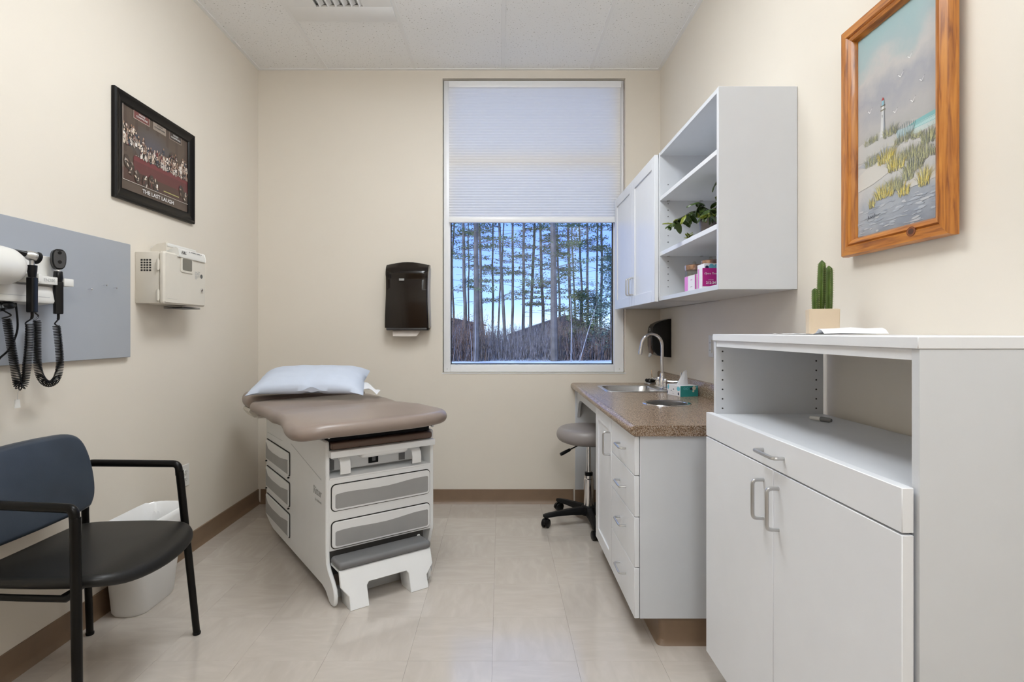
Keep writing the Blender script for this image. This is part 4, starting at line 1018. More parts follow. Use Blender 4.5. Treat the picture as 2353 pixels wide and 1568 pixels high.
XB = XL+.020
ds = thing('diagnostic_station', 'white wall transformer unit marked EN200 with tool cradles on the grey board', 'diagnostic set', (XB, 1.85, 1.28))
G().prism(rrect(1.46, 2.045, 1.345, 1.462, .006), XB, XB+.030, 'x', .003).build('back_housing', M_whitep, ds)
g = G(); P = [(XB, 1.285), (XB+.052, 1.292), (XB+.056, 1.300), (XB+.046, 1.350), (XB+.030, 1.356), (XB, 1.356)]
g.prism(P, 1.46, 1.985, 'y', .002); g.build('lower_housing', M_whitep, ds)
G().prism([(XB+.0536, 1.312), (XB+.0546, 1.3125), (XB+.0546, 1.3135), (XB+.0536, 1.3130)], 1.67, 1.965, 'y').build('housing_seam', M_lgrey, ds)
g = G(); g.box(XB+.030, XB+.066, 1.880, 1.985, 1.358, 1.386, .002).box(XB+.030, XB+.066, 2.015, 2.060, 1.358, 1.386, .002).box(XB+.028, XB+.045, 1.985, 2.015, 1.358, 1.386, .001).box(XB+.030, XB+.088, 1.842, 1.880, 1.358, 1.386, .001).box(XB+.080, XB+.112, 1.848, 1.862, 1.358, 1.386, .002)
g.build('tool_cradle', M_whitep, ds)
text('EN200', .016, (XB+.0664, 1.948, 1.372), 'left', M_txtl, ds, width=.048)
text('HEINE', .009, (XB+.0545, 1.935, 1.325), 'left', M_txt, ds, width=.03, R=Matrix.Translation((XB+.0540, 1.945, 1.322)) @ FACE['left'].to_4x4())
G(Matrix.Translation((XB+.053, 1.715, 1.322))).prism([(-.009, -.007), (.009, -.007), (0, .009)], 0, .0006, 'x').build('warning_triangle', M_txt, ds)
g = G(); cyy = 1.403; xx = XB+.066
g.lathe([(.018, 1.815), (.036, 1.811), (.050, 1.800), (.059, 1.780), (.062, 1.75), (.062, 1.40)][::-1], (xx, 0, cyy), 28, 'y')
g.box(XB+.02, xx-.02, 1.45, 1.75, cyy-.030, cyy+.030)
g.build('specula_dispenser', M_whitep, ds)
G().tube([(XB+.02, 1.80, 1.283), (XB+.03, 1.80, 1.262)], .016, 12).ball((XB+.03, 1.82, 1.278), (.018, .03, .014), 14, 8).build('pressure_dial', M_black, ds)

def otoscope():
    t = thing('otoscope', 'black-handled otoscope with silver head in the nearer cradle of the wall unit', 'otoscope', (XB+.100, 1.836, 1.26))
    x, y = XB+.100, 1.836
    G().prism(rrect(x-.012, x+.012, y-.0125, y+.0125, .005), 1.255, 1.372, 'z', .002).build('handle', M_black, t)
    G().lathe([(.010, 1.370), (.0135, 1.392), (.0145, 1.412), (.008, 1.413)], (x, y, 0), 18).build('collar', M_black, t)
    G().lathe([(.0085, 1.412), (.0075, 1.424), (.010, 1.428)], (x, y, 0), 16).build('neck', M_nickel, t)
    # head points up and towards the near side; round lens at its back
    hd = Matrix.Translation((x, y, 1.442))
    ax = Vector((-.35, -.90, .28)).normalized(); q = Vector((0, 0, 1)).rotation_difference(ax).to_matrix().to_4x4()
    h = G(hd @ q).lathe([(.016, -.014), (.0175, -.006), (.016, .010), (.011, .020)], (0, 0, 0), 20).build('head', M_nickel, t)
    G(hd @ q).lathe([(.018, -.022), (.021, -.018), (.021, -.012), (.017, -.010)], (0, 0, 0), 20).build('lens_ring', M_black, h)
    G(hd @ q).lathe([(.001, -.0235), (.012, -.0228), (.013, -.0215)], (0, 0, 0), 18).build('lens', M_grey, h)
    G(hd @ q).lathe([(.010, .018), (.0075, .030), (.003, .052), (.0025, .056)], (0, 0, 0), 16).build('ear_tip', M_black, h)
    return t
ot = otoscope()
op = thing('ophthalmoscope', 'black ophthalmoscope with oval head in the farther cradle of the wall unit', 'ophthalmoscope', (XB+.055, 2.000, 1.26))
x, y = XB+.056, 2.0
G().prism(rrect(x-.012, x+.012, y-.0135, y+.0135, .005), 1.255, 1.372, 'z', .002).build('handle', M_black, op)
G().lathe([(.011, 1.37), (.015, 1.385), (.0135, 1.408), (.012, 1.41)], (x, y, 0), 18).build('collar', M_black, op)
G().lathe([(.007, 1.409), (.006, 1.418)], (x, y, 0), 14).build('neck', M_chrome, op)
hd = G(); P = [(y+.0205*cos(a)*(1-.12*sin(a)*(1 if sin(a) < 0 else -.2)), 1.453+.038*sin(a)) for a in [2*pi*k/28 for k in range(28)]]
P = [(y+(.0215 if abs(sin(a)) < .8 else .0205)*math.copysign(abs(cos(a))**.7, cos(a))*(1+.08*sin(a)), 1.453+.037*math.copysign(abs(sin(a))**.8, sin(a))) for a in [2*pi*k/32 for k in range(32)]]
hh = hd.prism(P, x-.014, x+.014, 'x', .004).build('head', M_black, op)
face = G().prism([(y+(p[0]-y)*.84, 1.453+(p[1]-1.453)*.9) for p in P], x+.0135, x+.0155, 'x', .0008).build('face_plate', mat('charcoal_plastic', lin(.045, .045, .048), .35), hh)
for z_ in (1.476, 1.443): G().lathe([(.006, .014), (.006, .0165), (.001, .0168)], (x, y, z_), 14, 'x').build('aperture', M_black, hh)
G().box(x+.015, x+.0165, y-.010, y+.010, 1.484, 1.488, .0008).build('brow_rest', M_black, hh)

op.rotation_euler = (0, 0, -.6)
def coil(path, R=.0115, r=.0018, pitch=.0056, seg=12, n=5):
    P = smooth_path(path, 10); L = [0]
    for a, b in zip(P, P[1:]): L.append(L[-1]+(b-a).length)
    turns = int(L[-1]/pitch); out = []; k = 0; up = Vector((1, 0, 0))
    for i in range(turns*seg+1):
        d = L[-1]*i/(turns*seg)
        while k < len(L)-2 and L[k+1] < d: k += 1
        s = (d-L[k])/max(1e-9, L[k+1]-L[k]); c = P[k].lerp(P[k+1], s)
        t0 = (P[k+1]-P[k]).normalized(); t1 = (P[min(k+2, len(P)-1)]-P[min(k+1, len(P)-2)]).normalized(); tt = t0.lerp(t1, s).normalized()
        n1 = (up-tt*up.dot(tt)).normalized(); n2 = tt.cross(n1); a = 2*pi*i/seg
        out.append(c+(n1*cos(a)+n2*sin(a))*R)
    return G().tube(out, r, n)
xc = XB+.052
c1 = thing('coiled_cord', 'black coiled cord hanging from the otoscope in a narrow V', 'cord', (xc, 1.84, 1.0))
coil([(xc-.01, 1.806, 1.232), (xc-.004, 1.815, 1.15), (xc+.004, 1.823, 1.06), (xc+.005, 1.832, 1.012), (xc+.01, 1.846, 1.012), (xc+.012, 1.855, 1.06), (xc+.010, 1.868, 1.14), (xc+.006, 1.876, 1.215)]).build('coil', M_black, c1)
G().tube(smooth_path([(XB+.03, 1.80, 1.292), (XB+.034, 1.803, 1.262), (xc-.01, 1.822, 1.245), (xc-.02, 1.800, 1.234)], 6), [.006]*7+[.0025]*12, 8).build('lead', M_black, c1)
G().tube(smooth_path([(XB+.100, 1.836, 1.256), (XB+.098, 1.837, 1.236), (xc+.016, 1.850, 1.222), (xc+.0, 1.866, 1.216)], 6), [.0045]*7+[.0025]*12, 8).build('lead', M_black, c1)
c2 = thing('coiled_cord', 'black coiled cord hanging from the ophthalmoscope in a wide U', 'cord', (xc, 1.96, 1.0))
coil([(xc-.01, 1.925, 1.228), (xc-.008, 1.922, 1.14), (xc-.004, 1.922, 1.06), (xc, 1.936, 1.020), (xc+.004, 1.962, 1.005), (xc+.006, 1.990, 1.022), (xc+.006, 2.004, 1.07), (xc+.004, 2.002, 1.14), (xc+.002, 1.994, 1.212)], .011).build('coil', M_black, c2)
G().tube(smooth_path([(XB+.03, 1.918, 1.292), (XB+.034, 1.921, 1.262), (xc-.01, 1.930, 1.245), (xc-.012, 1.914, 1.230)], 6), [.006]*7+[.0025]*12, 8).build('lead', M_black, c2)
G().tube(smooth_path([(XB+.056, 2.0, 1.256), (XB+.056, 1.999, 1.236), (xc+.004, 1.984, 1.220), (xc+.0, 2.0, 1.213)], 6), [.0045]*7+[.0025]*12, 8).build('lead', M_black, c2)
G().tube(smooth_path([(XB+.035, 1.848, 1.287), (XB+.045, 1.843, 1.20), (XB+.035, 1.825, 1.135), (XB+.022, 1.80, 1.10), (XB+.010, 1.795, 1.06), (XB+.004, 1.785, 1.03), (XB+.004, 1.792, .98), (XB+.006, 1.806, .945), (XB+.006, 1.795, .91), (XB+.006, 1.765, .86), (XB+.006, 1.74, .835)], 6), .0032, 8).build('power_cable', M_black, label='straight black power cable trailing down the wall to the left edge', category='cable')
tg = thing('cable_tag', 'small clear plastic tag hanging on a thread below the otoscope cord', 'tag', (XB+.03, 1.852, .93))
G().tube(smooth_path([(xc, 1.846, 1.01), (xc-.012, 1.852, .99), (XB+.034, 1.855, .962)], 5), .0006, 5).build('thread', M_lgrey, tg)
G().prism([(1.846, .962), (1.862, .962), (1.866, .934), (1.842, .934)], XB+.032, XB+.036, 'x').build('tag_body', M_whitep, tg)

# ------------------------------------------------------------------ sharps cabinet
sb = thing('sharps_cabinet', 'cream wall-mounted sharps disposal cabinet with small window and keyed door', 'sharps cabinet', (XL, 2.7, 1.33))
ya, yb_, za, zb_ = 2.533, 2.862, 1.322, 1.560
dx = .110
bodyp = G().box(XL, XL+dx, ya, yb_, za, zb_, .004).build('body', M_cream, sb)
gx0_, gx1_ = XL+.026, XL+.076
for i in range(4):
    for j in range(5):
        xa_ = gx0_+i*.0130; zz_ = 1.470+j*.0118
        G().box(xa_, xa_+.0100, ya-.0008, ya+.001, zz_, zz_+.0085, .0012, 1).build('vent_slot', M_hole, bodyp)
dy0, dy1 = ya-.004, 2.885
P = rrect(dy0, dy1, za-.002, zb_+.004, .014)
dd_ = G().prism(P, XL+dx+.001, XL+dx+.028, 'x', .008).build('door', M_cream, sb)
DXf = XL+dx+.028
G().prism(rrect(2.655, 2.760, 1.478, 1.568-.012, .010), DXf-.001, DXf+.004, 'x', .002).build('window_bezel', M_cream, dd_)
G().prism(rrect(2.668, 2.748, 1.490, 1.547, .008), DXf+.0035, DXf+.0048, 'x').build('window_pane', mat('smoked_pane', lin(.16, .15, .125), .3), dd_)
G().lathe([(.008, 0), (.0095, .004), (.008, .008), (.002, .009)], (DXf, 2.842, 1.405), 16, 'x').build('key_lock', M_chrome, dd_)
for z_ in (1.36, 1.50):
    hg = G(); hg.box(XL+dx-.008, XL+dx+.006, dy0-.006, dy0+.004, z_-.022, z_+.022, .002).tube([(XL+dx+.002, dy0-.005, z_-.026), (XL+dx+.002, dy0-.005, z_+.026)], .005, 8)
    hg.build('hinge', M_cream, bodyp)
G().prism([(2.842+.011*cos(a), 1.475+.011*sin(a)) for a in [2*pi*k/20 for k in range(20)]], DXf, DXf+.0006, 'x').build('hazard_seal', M_txt, dd_)
for k in range(7):
    G().box(DXf-.0002, DXf+.0005, 2.782, 2.800+.006*(k % 3), 1.458+.0055*k, 1.4605+.0055*k).build('fine_print', M_txtl, dd_)
for k in range(5):
    G().box(DXf-.0002, DXf+.0005, 2.806, 2.828-.003*(k % 2), 1.470+.0060*k, 1.4725+.0060*k).build('fine_print', M_txtl, dd_)
G().box(DXf-.0002, DXf+.0006, dy0+.025, dy0+.10, 1.345, 1.3458).build('embossed_line', M_txtl, dd_)
# inner container: drop flap and clear funnel top
tp = G(); P = [(XL+.03, 1.560), (XL+.03, 1.585), (XL+.06, 1.606), (XL+.095, 1.612), (XL+.102, 1.612), (XL+.102, 1.560)]
tp.prism(P, 2.60, 2.606, 'y'); tp.build('funnel_cheek', M_cream, sb)
tp = G(); tp.box(XL+.095, XL+.108, 2.605, 2.85, 1.596, 1.612, .004).box(XL+.030, XL+.036, 2.605, 2.85, 1.56, 1.595).prism(P, 2.850, 2.856, 'y'); tp.build('funnel_frame', M_whitep, sb)
tp = G(); P = [(XL+.075, 1.570), (XL+dx+.020, 1.595), (XL+dx+.030, 1.588), (XL+dx+.036, 1.560), (XL+dx+.034, 1.550), (XL+dx+.022, 1.556), (XL+.075, 1.562)]
fp = tp.prism(P, 2.63, 2.868, 'y', .002).build('drop_flap', M_whitep, sb)
Rf = Matrix.Translation((XL+dx+.0355, 2.672, 1.573)) @ FACE['left'].to_4x4()
text('FULL', .019, (0, 0, 0), 'left', M_txt, fp, R=Matrix.Translation((.0006, 0, 0)) @ Rf, bold=.0006, shear=.3)
text('<', .016, (0, 0, 0), 'left', M_txt, fp, R=Matrix.Translation((XL+dx+.033, 2.725, 1.583)) @ FACE['left'].to_4x4())
text('>', .016, (0, 0, 0), 'left', M_txt, fp, R=Matrix.Translation((XL+dx+.033, 2.83, 1.583)) @ FACE['left'].to_4x4())
text('OVERFILL LEVEL', .009, (0, 0, 0), 'left', M_txt, fp, width=.085, R=Matrix.Translation((XL+dx+.033, 2.778, 1.584)) @ FACE['left'].to_4x4())
for z_ in (.0, -.006): G().box(XL+.03, XL+dx+.012, 2.70, 2.86, 1.312+z_, 1.3145+z_).build('bottom_bracket', M_txt, sb)

# ------------------------------------------------------------------ framed poster on the left wall
FY0, FY1, FZ0, FZ1 = 2.377, 2.997, 1.776, 2.257
ps = thing('framed_poster', 'black-framed dark photo poster titled The Last Laugh on the left wall', 'framed poster', (XL, (FY0+FY1)/2, FZ0))
def frame_member(parent, face, X, s, pa, pb, inw, w, m, prof):
    """mitred moulding member; pa,pb outer corners (y,z), inw unit inward (y,z)"""
    a = Vector(pa); b_ = Vector(pb); d = (b_-a).normalized(); n_ = Vector(inw); R = []
    for base, sg in ((a, 1), (b_, -1)):
        R.append([(X+s*h, *(base+n_*q*w+d*sg*q*w)) for q, h in prof])
    return G().loft(R).build('frame_member', m, parent)
prof = [(0, .002), (0, .016), (.10, .022), (.25, .022), (.35, .018), (.8, .013), (.9, .015), (1, .010), (1, .002)]
cs = [(FY0, FZ0), (FY1, FZ0), (FY1, FZ1), (FY0, FZ1)]
for i, inw in enumerate(((0, 1), (-1, 0), (0, -1), (1, 0))):
    frame_member(ps, 'left', XL, 1, cs[i], cs[(i+1) % 4], inw, .052, M_frameb, prof)
G().box(XL+.001, XL+.006, FY0+.04, FY1-.04, FZ0+.04, FZ1-.04).build('mat_board', M_frameb, ps)
PY0, PZ0 = 2.437, 1.826; PW, PH = .513, .384
Rp = plane('left', (XL+.0062, PY0, PZ0))
pp = []
def rc(l, c, x0, x1, y0, y1): pp.append((l, c, [(x0, y0), (x1, y0), (x1, y1), (x0, y1)]))
def ell(l, c, x, y, rx, ry, n=8, rot=0): pp.append((l, c, [(x+rx*cos(a)*cos(rot)-ry*sin(a)*sin(rot), y+rx*cos(a)*sin(rot)+ry*sin(a)*cos(rot)) for a in [2*pi*k/n for k in range(n)]]))
rc(1, '54463d', 0, PW, 0, PH)
for i in range(12):
    ell(2+i, (82, 72+i*.6, 66+i*1.8), PW*.42, PH*.62, .17-.011*i, .10-.007*i, 20)
for k in range(7): rc(3, '4b3d35', .01+k*.078, .03+k*.078, PH*.45, PH-.003)
rc(16, '5e2f30', .075, PW-.003, .10, .165); rc(17, '6d3135', .08, PW-.003, .150, .172); rc(16, '4a332c', 0, PW, .048, .10)
rc(17, 'a09a60', .30, .43, .062, .067)
rp_ = random.Random(11)
cols = ['b8aea6', 'd8d0c8', '9a8578', '2b2320', '3a302c', '80695c', '6d3434', 'c9b9a8', '39404c', '1f1a18', '8c8078']
for row in range(3):
    for i in range(30):
        x = .012+i*.0168+rp_.uniform(-.004, .004); y = .185+row*.030+rp_.uniform(-.006, .008)+(.035 if x < .13 else 0)
        if row == 2 and rp_.random() < .45: continue
        l = 30-row*4
        ell(l, rp_.choice(cols), x, y, .0095, .018, 7, rp_.uniform(-.5, .5)); ell(l+1, rp_.choice(['b0907a', '96745f', 'cbb4a0', '54403a']), x+rp_.uniform(-.002, .002), y+.021, .0042, .0055, 7)
        for q in range(3): ell(l+2, rp_.choice(cols), x+rp_.uniform(-.009, .009), y+rp_.uniform(-.012, .014), .0028, .0075, 5, rp_.uniform(0, 3))
for (x, y) in ((.03, .13), (.06, .105), (.10, .08), (.155, .07), (.20, .085), (.235, .075), (.45, .10), (.485, .075)):
    ell(36, '40342d', x, y, .020, .032, 9, rp_.uniform(-.3, .3))
    for q in range(5): ell(37, rp_.choice(cols), x+rp_.uniform(-.014, .014), y+rp_.uniform(-.022, .028), .004, .010, 6, rp_.uniform(0, 3))
for i in range(26): ell(40, 'b9b0a6', .09+i*.0155, .176+rp_.uniform(-.004, .003), .004, .0016, 6)
for (x, y) in ((.085, .215), (.24, .066), (.395, .185), (.44, .19)): rc(41, 'e6e2dc', x, x+.011, y, y+.016)
w_ = .0016
rc(45, 'ded8d0', 0, PW, PH-w_, PH); rc(45, 'ded8d0', 0, w_, .046, PH); rc(45, 'ded8d0', PW-w_, PW, .046, PH); rc(45, 'ded8d0', 0, PW, .046-w_, .046)
for (x0, x1, bc, ed) in ((.075, .190, '6d3c3a', 'b9a89c'), (.216, .318, '94877c', '94877c'), (.348, .452, '362c29', 'a08f85')):
    rc(20, ed, x0, x1, PH-.042, PH-.002); rc(21, bc, x0+.003, x1-.003, PH-.039, PH-.002)
ink(pp, 'poster_print', ps, Rp)
text('THE LAST LAUGH', .026, (XL+.0108, PY0+.257, PZ0+.022), 'left', M_txtw, ps, width=.245, bold=.0002)
for s_, c_x, m_ in (('XXXVIII', .1325, M_txtw), ('XXXVI', .267, M_txt), ('XXXIX', .40, M_txtw)):
    text(s_, .012, (XL+.0088, PY0+c_x, PZ0+PH-.014), 'left', m_, ps, width=.045)
    text('CHAMPIONS', .0115, (XL+.0088, PY0+c_x, PZ0+PH-.027), 'left', m_, ps, width=.082)

# ------------------------------------------------------------------ lighthouse painting on the right wall
QY0, QY1, QZ0, QZ1 = 1.316, 1.735, 1.424, 2.128     # near edge, far edge
pt = thing('framed_painting', 'orange pine-framed beach painting with a lighthouse on the right wall', 'painting', (XR, (QY0+QY1)/2, QZ0))
prof = [(0, .012), (0, .030), (.06, .037), (.52, .039), (.60, .032), (.68, .036), (.86, .033), (1, .020), (1, .012)]
cs = [(QY0, QZ0), (QY0, QZ1), (QY1, QZ1), (QY1, QZ0)]
for i, inw in enumerate(((1, 0), (0, -1), (-1, 0), (0, 1))):
    fm = frame_member(pt, 'right', XR, -1, cs[i], cs[(i+1) % 4], inw, .053, M_woodv if i % 2 == 0 else M_woodh, prof)
kn = []
for k, (rr2, c) in enumerate(((.0125, '5a2c10'), (.011, '8a4a18'), (.009, '6b3a1a'), (.007, '4c2a16'))):
    kn.append((k, c, [(.30+rr2*1.3*cos(a), .028+rr2*sin(a)) for a in [2*pi*j/18 for j in range(18)]]))
ink(kn, 'wood_knot', fm, plane('right', (XR-.0391, QY1, QZ0)))
cy0, cy1, cz0, cz1 = QY0+.046, QY1-.046, QZ0+.050, QZ1-.050
m, t, b = new_mat('painted_canvas')
co = N(t, 'TexCoord'); spx = N(t, 'SeparateXYZ'); t.links.new(co.outputs['Object'], spx.inputs[0])
n1 = N(t, 'TexNoise'); n1.inputs['Scale'].default_value = 9; n1.inputs['Detail'].default_value = 6; t.links.new(co.outputs['Object'], n1.inputs['Vector'])
# height coordinate disturbed by noise -> ramp of sky, cloud, sea mist, sand
ma = N(t, 'MapRange'); ma.inputs['From Min'].default_value = .05; ma.inputs['From Max'].default_value = .66; t.links.new(spx.outputs['Z'], ma.inputs['Value'])
nm_ = N(t, 'Math', operation='MULTIPLY_ADD'); t.links.new(n1.outputs['Fac'], nm_.inputs[0]); nm_.inputs[1].default_value = .42
t.links.new(ma.outputs[0], nm_.inputs[2]); sb_ = N(t, 'Math', operation='SUBTRACT'); t.links.new(nm_.outputs[0], sb_.inputs[0]); sb_.inputs[1].default_value = .21
r = N(t, 'ValToRGB'); t.links.new(sb_.outputs[0], r.inputs[0])
r.color_ramp.elements[0].position = 0; r.color_ramp.elements[0].color = srgb('848a94')
r.color_ramp.elements[1].position = 1; r.color_ramp.elements[1].color = srgb('8fa8aa')
for p, c in ((.12, '9da1a8'), (.22, 'b9b7b5'), (.40, 'bebbb7'), (.44, 'a5a3a1'), (.55, 'aaa7a6'), (.66, '9a9aa0'), (.76, 'b4b0ad'), (.86, '98a8aa')):
    x = r.color_ramp.elements.new(p); x.color = srgb(c)
t.links.new(r.outputs[0], b.inputs['Base Color']); b.inputs['Roughness'].default_value = .5
bu = N(t, 'Bump'); bu.inputs['Strength'].default_value = .25; bu.inputs['Distance'].default_value = .002; n2 = N(t, 'TexNoise'); n2.inputs['Scale'].default_value = 60
t.links.new(co.outputs['Object'], n2.inputs['Vector']); t.links.new(n2.outputs['Fac'], bu.inputs['Height']); t.links.new(bu.outputs[0], b.inputs['Normal'])
cv = G().box(XR-.016, XR-.012, cy0, cy1, cz0, cz1).build('canvas', m, pt)
Rq = plane('right', (XR-.0162, 1.666, 0))       # s runs from the far edge towards the viewer, t is height
q = []
def Q(l, c, pts): q.append((l, c, pts))
def QE(l, c, x, y, rx, ry, n=12, rot=0): q.append((l, c, [(x+rx*cos(a)*cos(rot)-ry*sin(a)*sin(rot), y+rx*cos(a)*sin(rot)+ry*sin(a)*cos(rot)) for a in [2*pi*k/n for k in range(n)]]))
rq = random.Random(5); sR = 1.666-cy0
# sea and shore
Q(1, '7fb0b1', [(.14, 1.727), (sR, 1.722), (sR, 1.752), (.22, 1.748), (.17, 1.738)]); Q(2, '9cc4c3', [(.16, 1.728), (sR, 1.728), (sR, 1.736), (.19, 1.733)])
for k in range(5): Q(3, 'd4dad8', [(.165+k*.01, 1.727+.003*k), (sR, 1.725+.003*k), (sR, 1.7262+.003*k)])
Q(2, 'bcc7c4', [(.13, 1.700), (sR, 1.690), (sR, 1.724), (.16, 1.728)])
# dune bodies
Q(4, 'b5b3b0', [(-.015, 1.70), (-.015, 1.752), (.03, 1.762), (.09, 1.765), (.13, 1.748), (.17, 1.722), (.22, 1.712), (sR, 1.715), (sR, 1.66)])
Q(5, 'a3a6ac', [(-.015, 1.69), (.05, 1.705), (.11, 1.715), (.16, 1.70), (.12, 1.685), (.03, 1.675)]); Q(6, 'c4c0ba', [(-.015, 1.66), (.03, 1.678), (.10, 1.682), (.14, 1.665), (.12, 1.64), (.05, 1.622), (-.015, 1.615)])
Q(5, 'bbb8b5', [(.17, 1.70), (.21, 1.708), (.25, 1.695), (.24, 1.67), (.20, 1.66)]); Q(6, 'c2beb8', [(.16, 1.60), (.22, 1.61), (sR, 1.615), (sR, 1.58), (.20, 1.575)])
for k in range(90):
    QE(7, rq.choice(['9ea3ac', 'b4b6ba', 'a8adb5', '949ba7']), rq.uniform(-.01, sR-.015), rq.uniform(cz0+.003, 1.56), rq.uniform(.006, .020), rq.uniform(.001, .0035), 6, rq.uniform(-.1, .15))
# lighthouse
Q(10, 'c9c9c9', [(.083, 1.748), (.103, 1.748), (.0995, 1.826), (.0885, 1.826)]); Q(11, '8f949c', [(.096, 1.748), (.103, 1.748), (.0995, 1.826), (.097, 1.826)])
Q(12, '7d7868', [(.0845, 1.822), (.1035, 1.822), (.1045, 1.826), (.0835, 1.826)]); Q(12, 'd2d2d0', [(.089, 1.826), (.099, 1.826), (.0985, 1.836), (.0895, 1.836)])
Q(13, '6d6a60', [(.0855, 1.834), (.1025, 1.834), (.1035, 1.8375), (.0845, 1.8375)]); Q(13, '86b0bf', [(.0895, 1.8375), (.0985, 1.8375), (.0985, 1.851), (.0895, 1.851)])
Q(14, 'a33c36', [(.0885, 1.851), (.0995, 1.851), (.097, 1.8575), (.094, 1.860), (.0905, 1.856)]); Q(14, '55585e', [(.0905, 1.803), (.0925, 1.803), (.0925, 1.811), (.0905, 1.811)])
# beach fence
for k in range(11):
    x = .150+k*.0055; Q(10, '7b8a8c', [(x+.004, 1.722), (x+.0055, 1.722), (x+.001+k*.0011, 1.758-.0016*abs(k-5)), (x-.0005+k*.0011, 1.757-.0016*abs(k-5))])
Q(9, 'a4b6ba', [(.15, 1.722), (.205, 1.720), (.212, 1.738), (.146, 1.745)])
def tuft(x, y, w, h, n, pal):
    [QE(8, rq.choice(['a9a99f', '9d9f98', 'b3b2aa']), x+rq.uniform(-.6, .6)*w, y+h*rq.uniform(.0, .3), w*.16, h*.10, 8, rq.uniform(-.6, .6)) for _ in range(9)]; n = int(n*1.7)
    for k in range(n):
        u = rq.uniform(-1, 1); bx_ = x+u*w*.95; hh_ = h*rq.uniform(.4, 1)*(1-.3*abs(u)); y0_ = y+rq.uniform(-.12, .25)*h; y_, y = y, y0_; lean = (u*.5+rq.uniform(-.3, .45))*h*.8; wd = rq.uniform(.0006, .0013)
        pts = [(bx_+lean*s*s, y+hh_*(s-.25*s*s*abs(lean)/h)) for s in (0, .35, .7, 1)]
        Q(15+rq.randrange(6), rq.choice(pal), [(p[0]-wd*(1-i/3.2), p[1]) for i, p in enumerate(pts)]+[(p[0]+wd*(1-i/3.2), p[1]) for i, p in reversed(list(enumerate(pts)))]); y = y_
GP = ['7c7f74', '8f8f78', '6b6e64', 'a9a67e', 'b8b68c']; YP = ['8e8a62', 'c6b45a', 'b79f45', 'd6cc8e', '77765f', 'cfc07a']
for (x, y, w, h, n, P_) in ((.046, 1.745, .03, .028, 34, GP), (.123, 1.742, .028, .036, 44, GP), (.175, 1.705, .035, .032, 50, GP), (.262, 1.675, .028, .045, 60, GP), (.046, 1.680, .028, .040, 40, GP), (.105, 1.672, .032, .052, 70, YP), (.145, 1.640, .032, .055, 80, YP), (.20, 1.655, .045, .040, 90, GP), (.21, 1.62, .035, .045, 70, GP), (.253, 1.64, .03, .040, 60, GP), (.10, 1.575, .038, .050, 90, YP), (.140, 1.585, .030, .045, 70, GP), (.175, 1.562, .020, .045, 40, YP), (.246, 1.572, .018, .060, 50, YP), (.048, 1.556, .014, .034, 26, YP), (.19, 1.60, .02, .045, 40, GP), (.225, 1.70, .02, .02, 30, GP)):
    tuft(x, y, w, h, n, P_)
for (x, y, s) in ((.209, 1.804, 1), (.144, 1.80, .9), (.040, 1.84, 1), (.165, 1.89, 1.1), (.198, 1.925, .9), (.24, 1.845, .9)):
    Q(22, 'e6e6e4', [(x-.011*s, y+.006*s), (x-.004*s, y+.001*s), (x, y-.003*s), (x+.005*s, y+.003*s), (x+.012*s, y+.009*s), (x+.004*s, y+.0005*s), (x, y-.005*s), (x-.004*s, y-.002*s)])
    Q(23, '5f6268', [(x-.011*s, y+.006*s), (x-.0085*s, y+.0035*s), (x-.0095*s, y+.0065*s)]); Q(23, '5f6268', [(x+.012*s, y+.009*s), (x+.009*s, y+.005*s), (x+.010*s, y+.0085*s)])
def stroke(l, c, pts, wd=.0007):
    for a, b in zip(pts, pts[1:]):
        d = Vector((b[0]-a[0], b[1]-a[1])); d = d.normalized() if d.length else Vector((1, 0)); n_ = Vector((-d.y, d.x))*wd
        Q(l, c, [(a[0]-n_.x, a[1]-n_.y), (b[0]-n_.x, b[1]-n_.y), (b[0]+n_.x, b[1]+n_.y), (a[0]+n_.x, a[1]+n_.y)])
stroke(24, '23262c', [(.028, 1.520), (.036, 1.526), (.033, 1.534), (.034, 1.524), (.042, 1.525), (.044, 1.531), (.048, 1.525), (.052, 1.531), (.055, 1.525), (.060, 1.536), (.060, 1.526), (.066, 1.530), (.070, 1.527), (.086, 1.531)])
ink(q, 'painted_scene', pt, Rq)

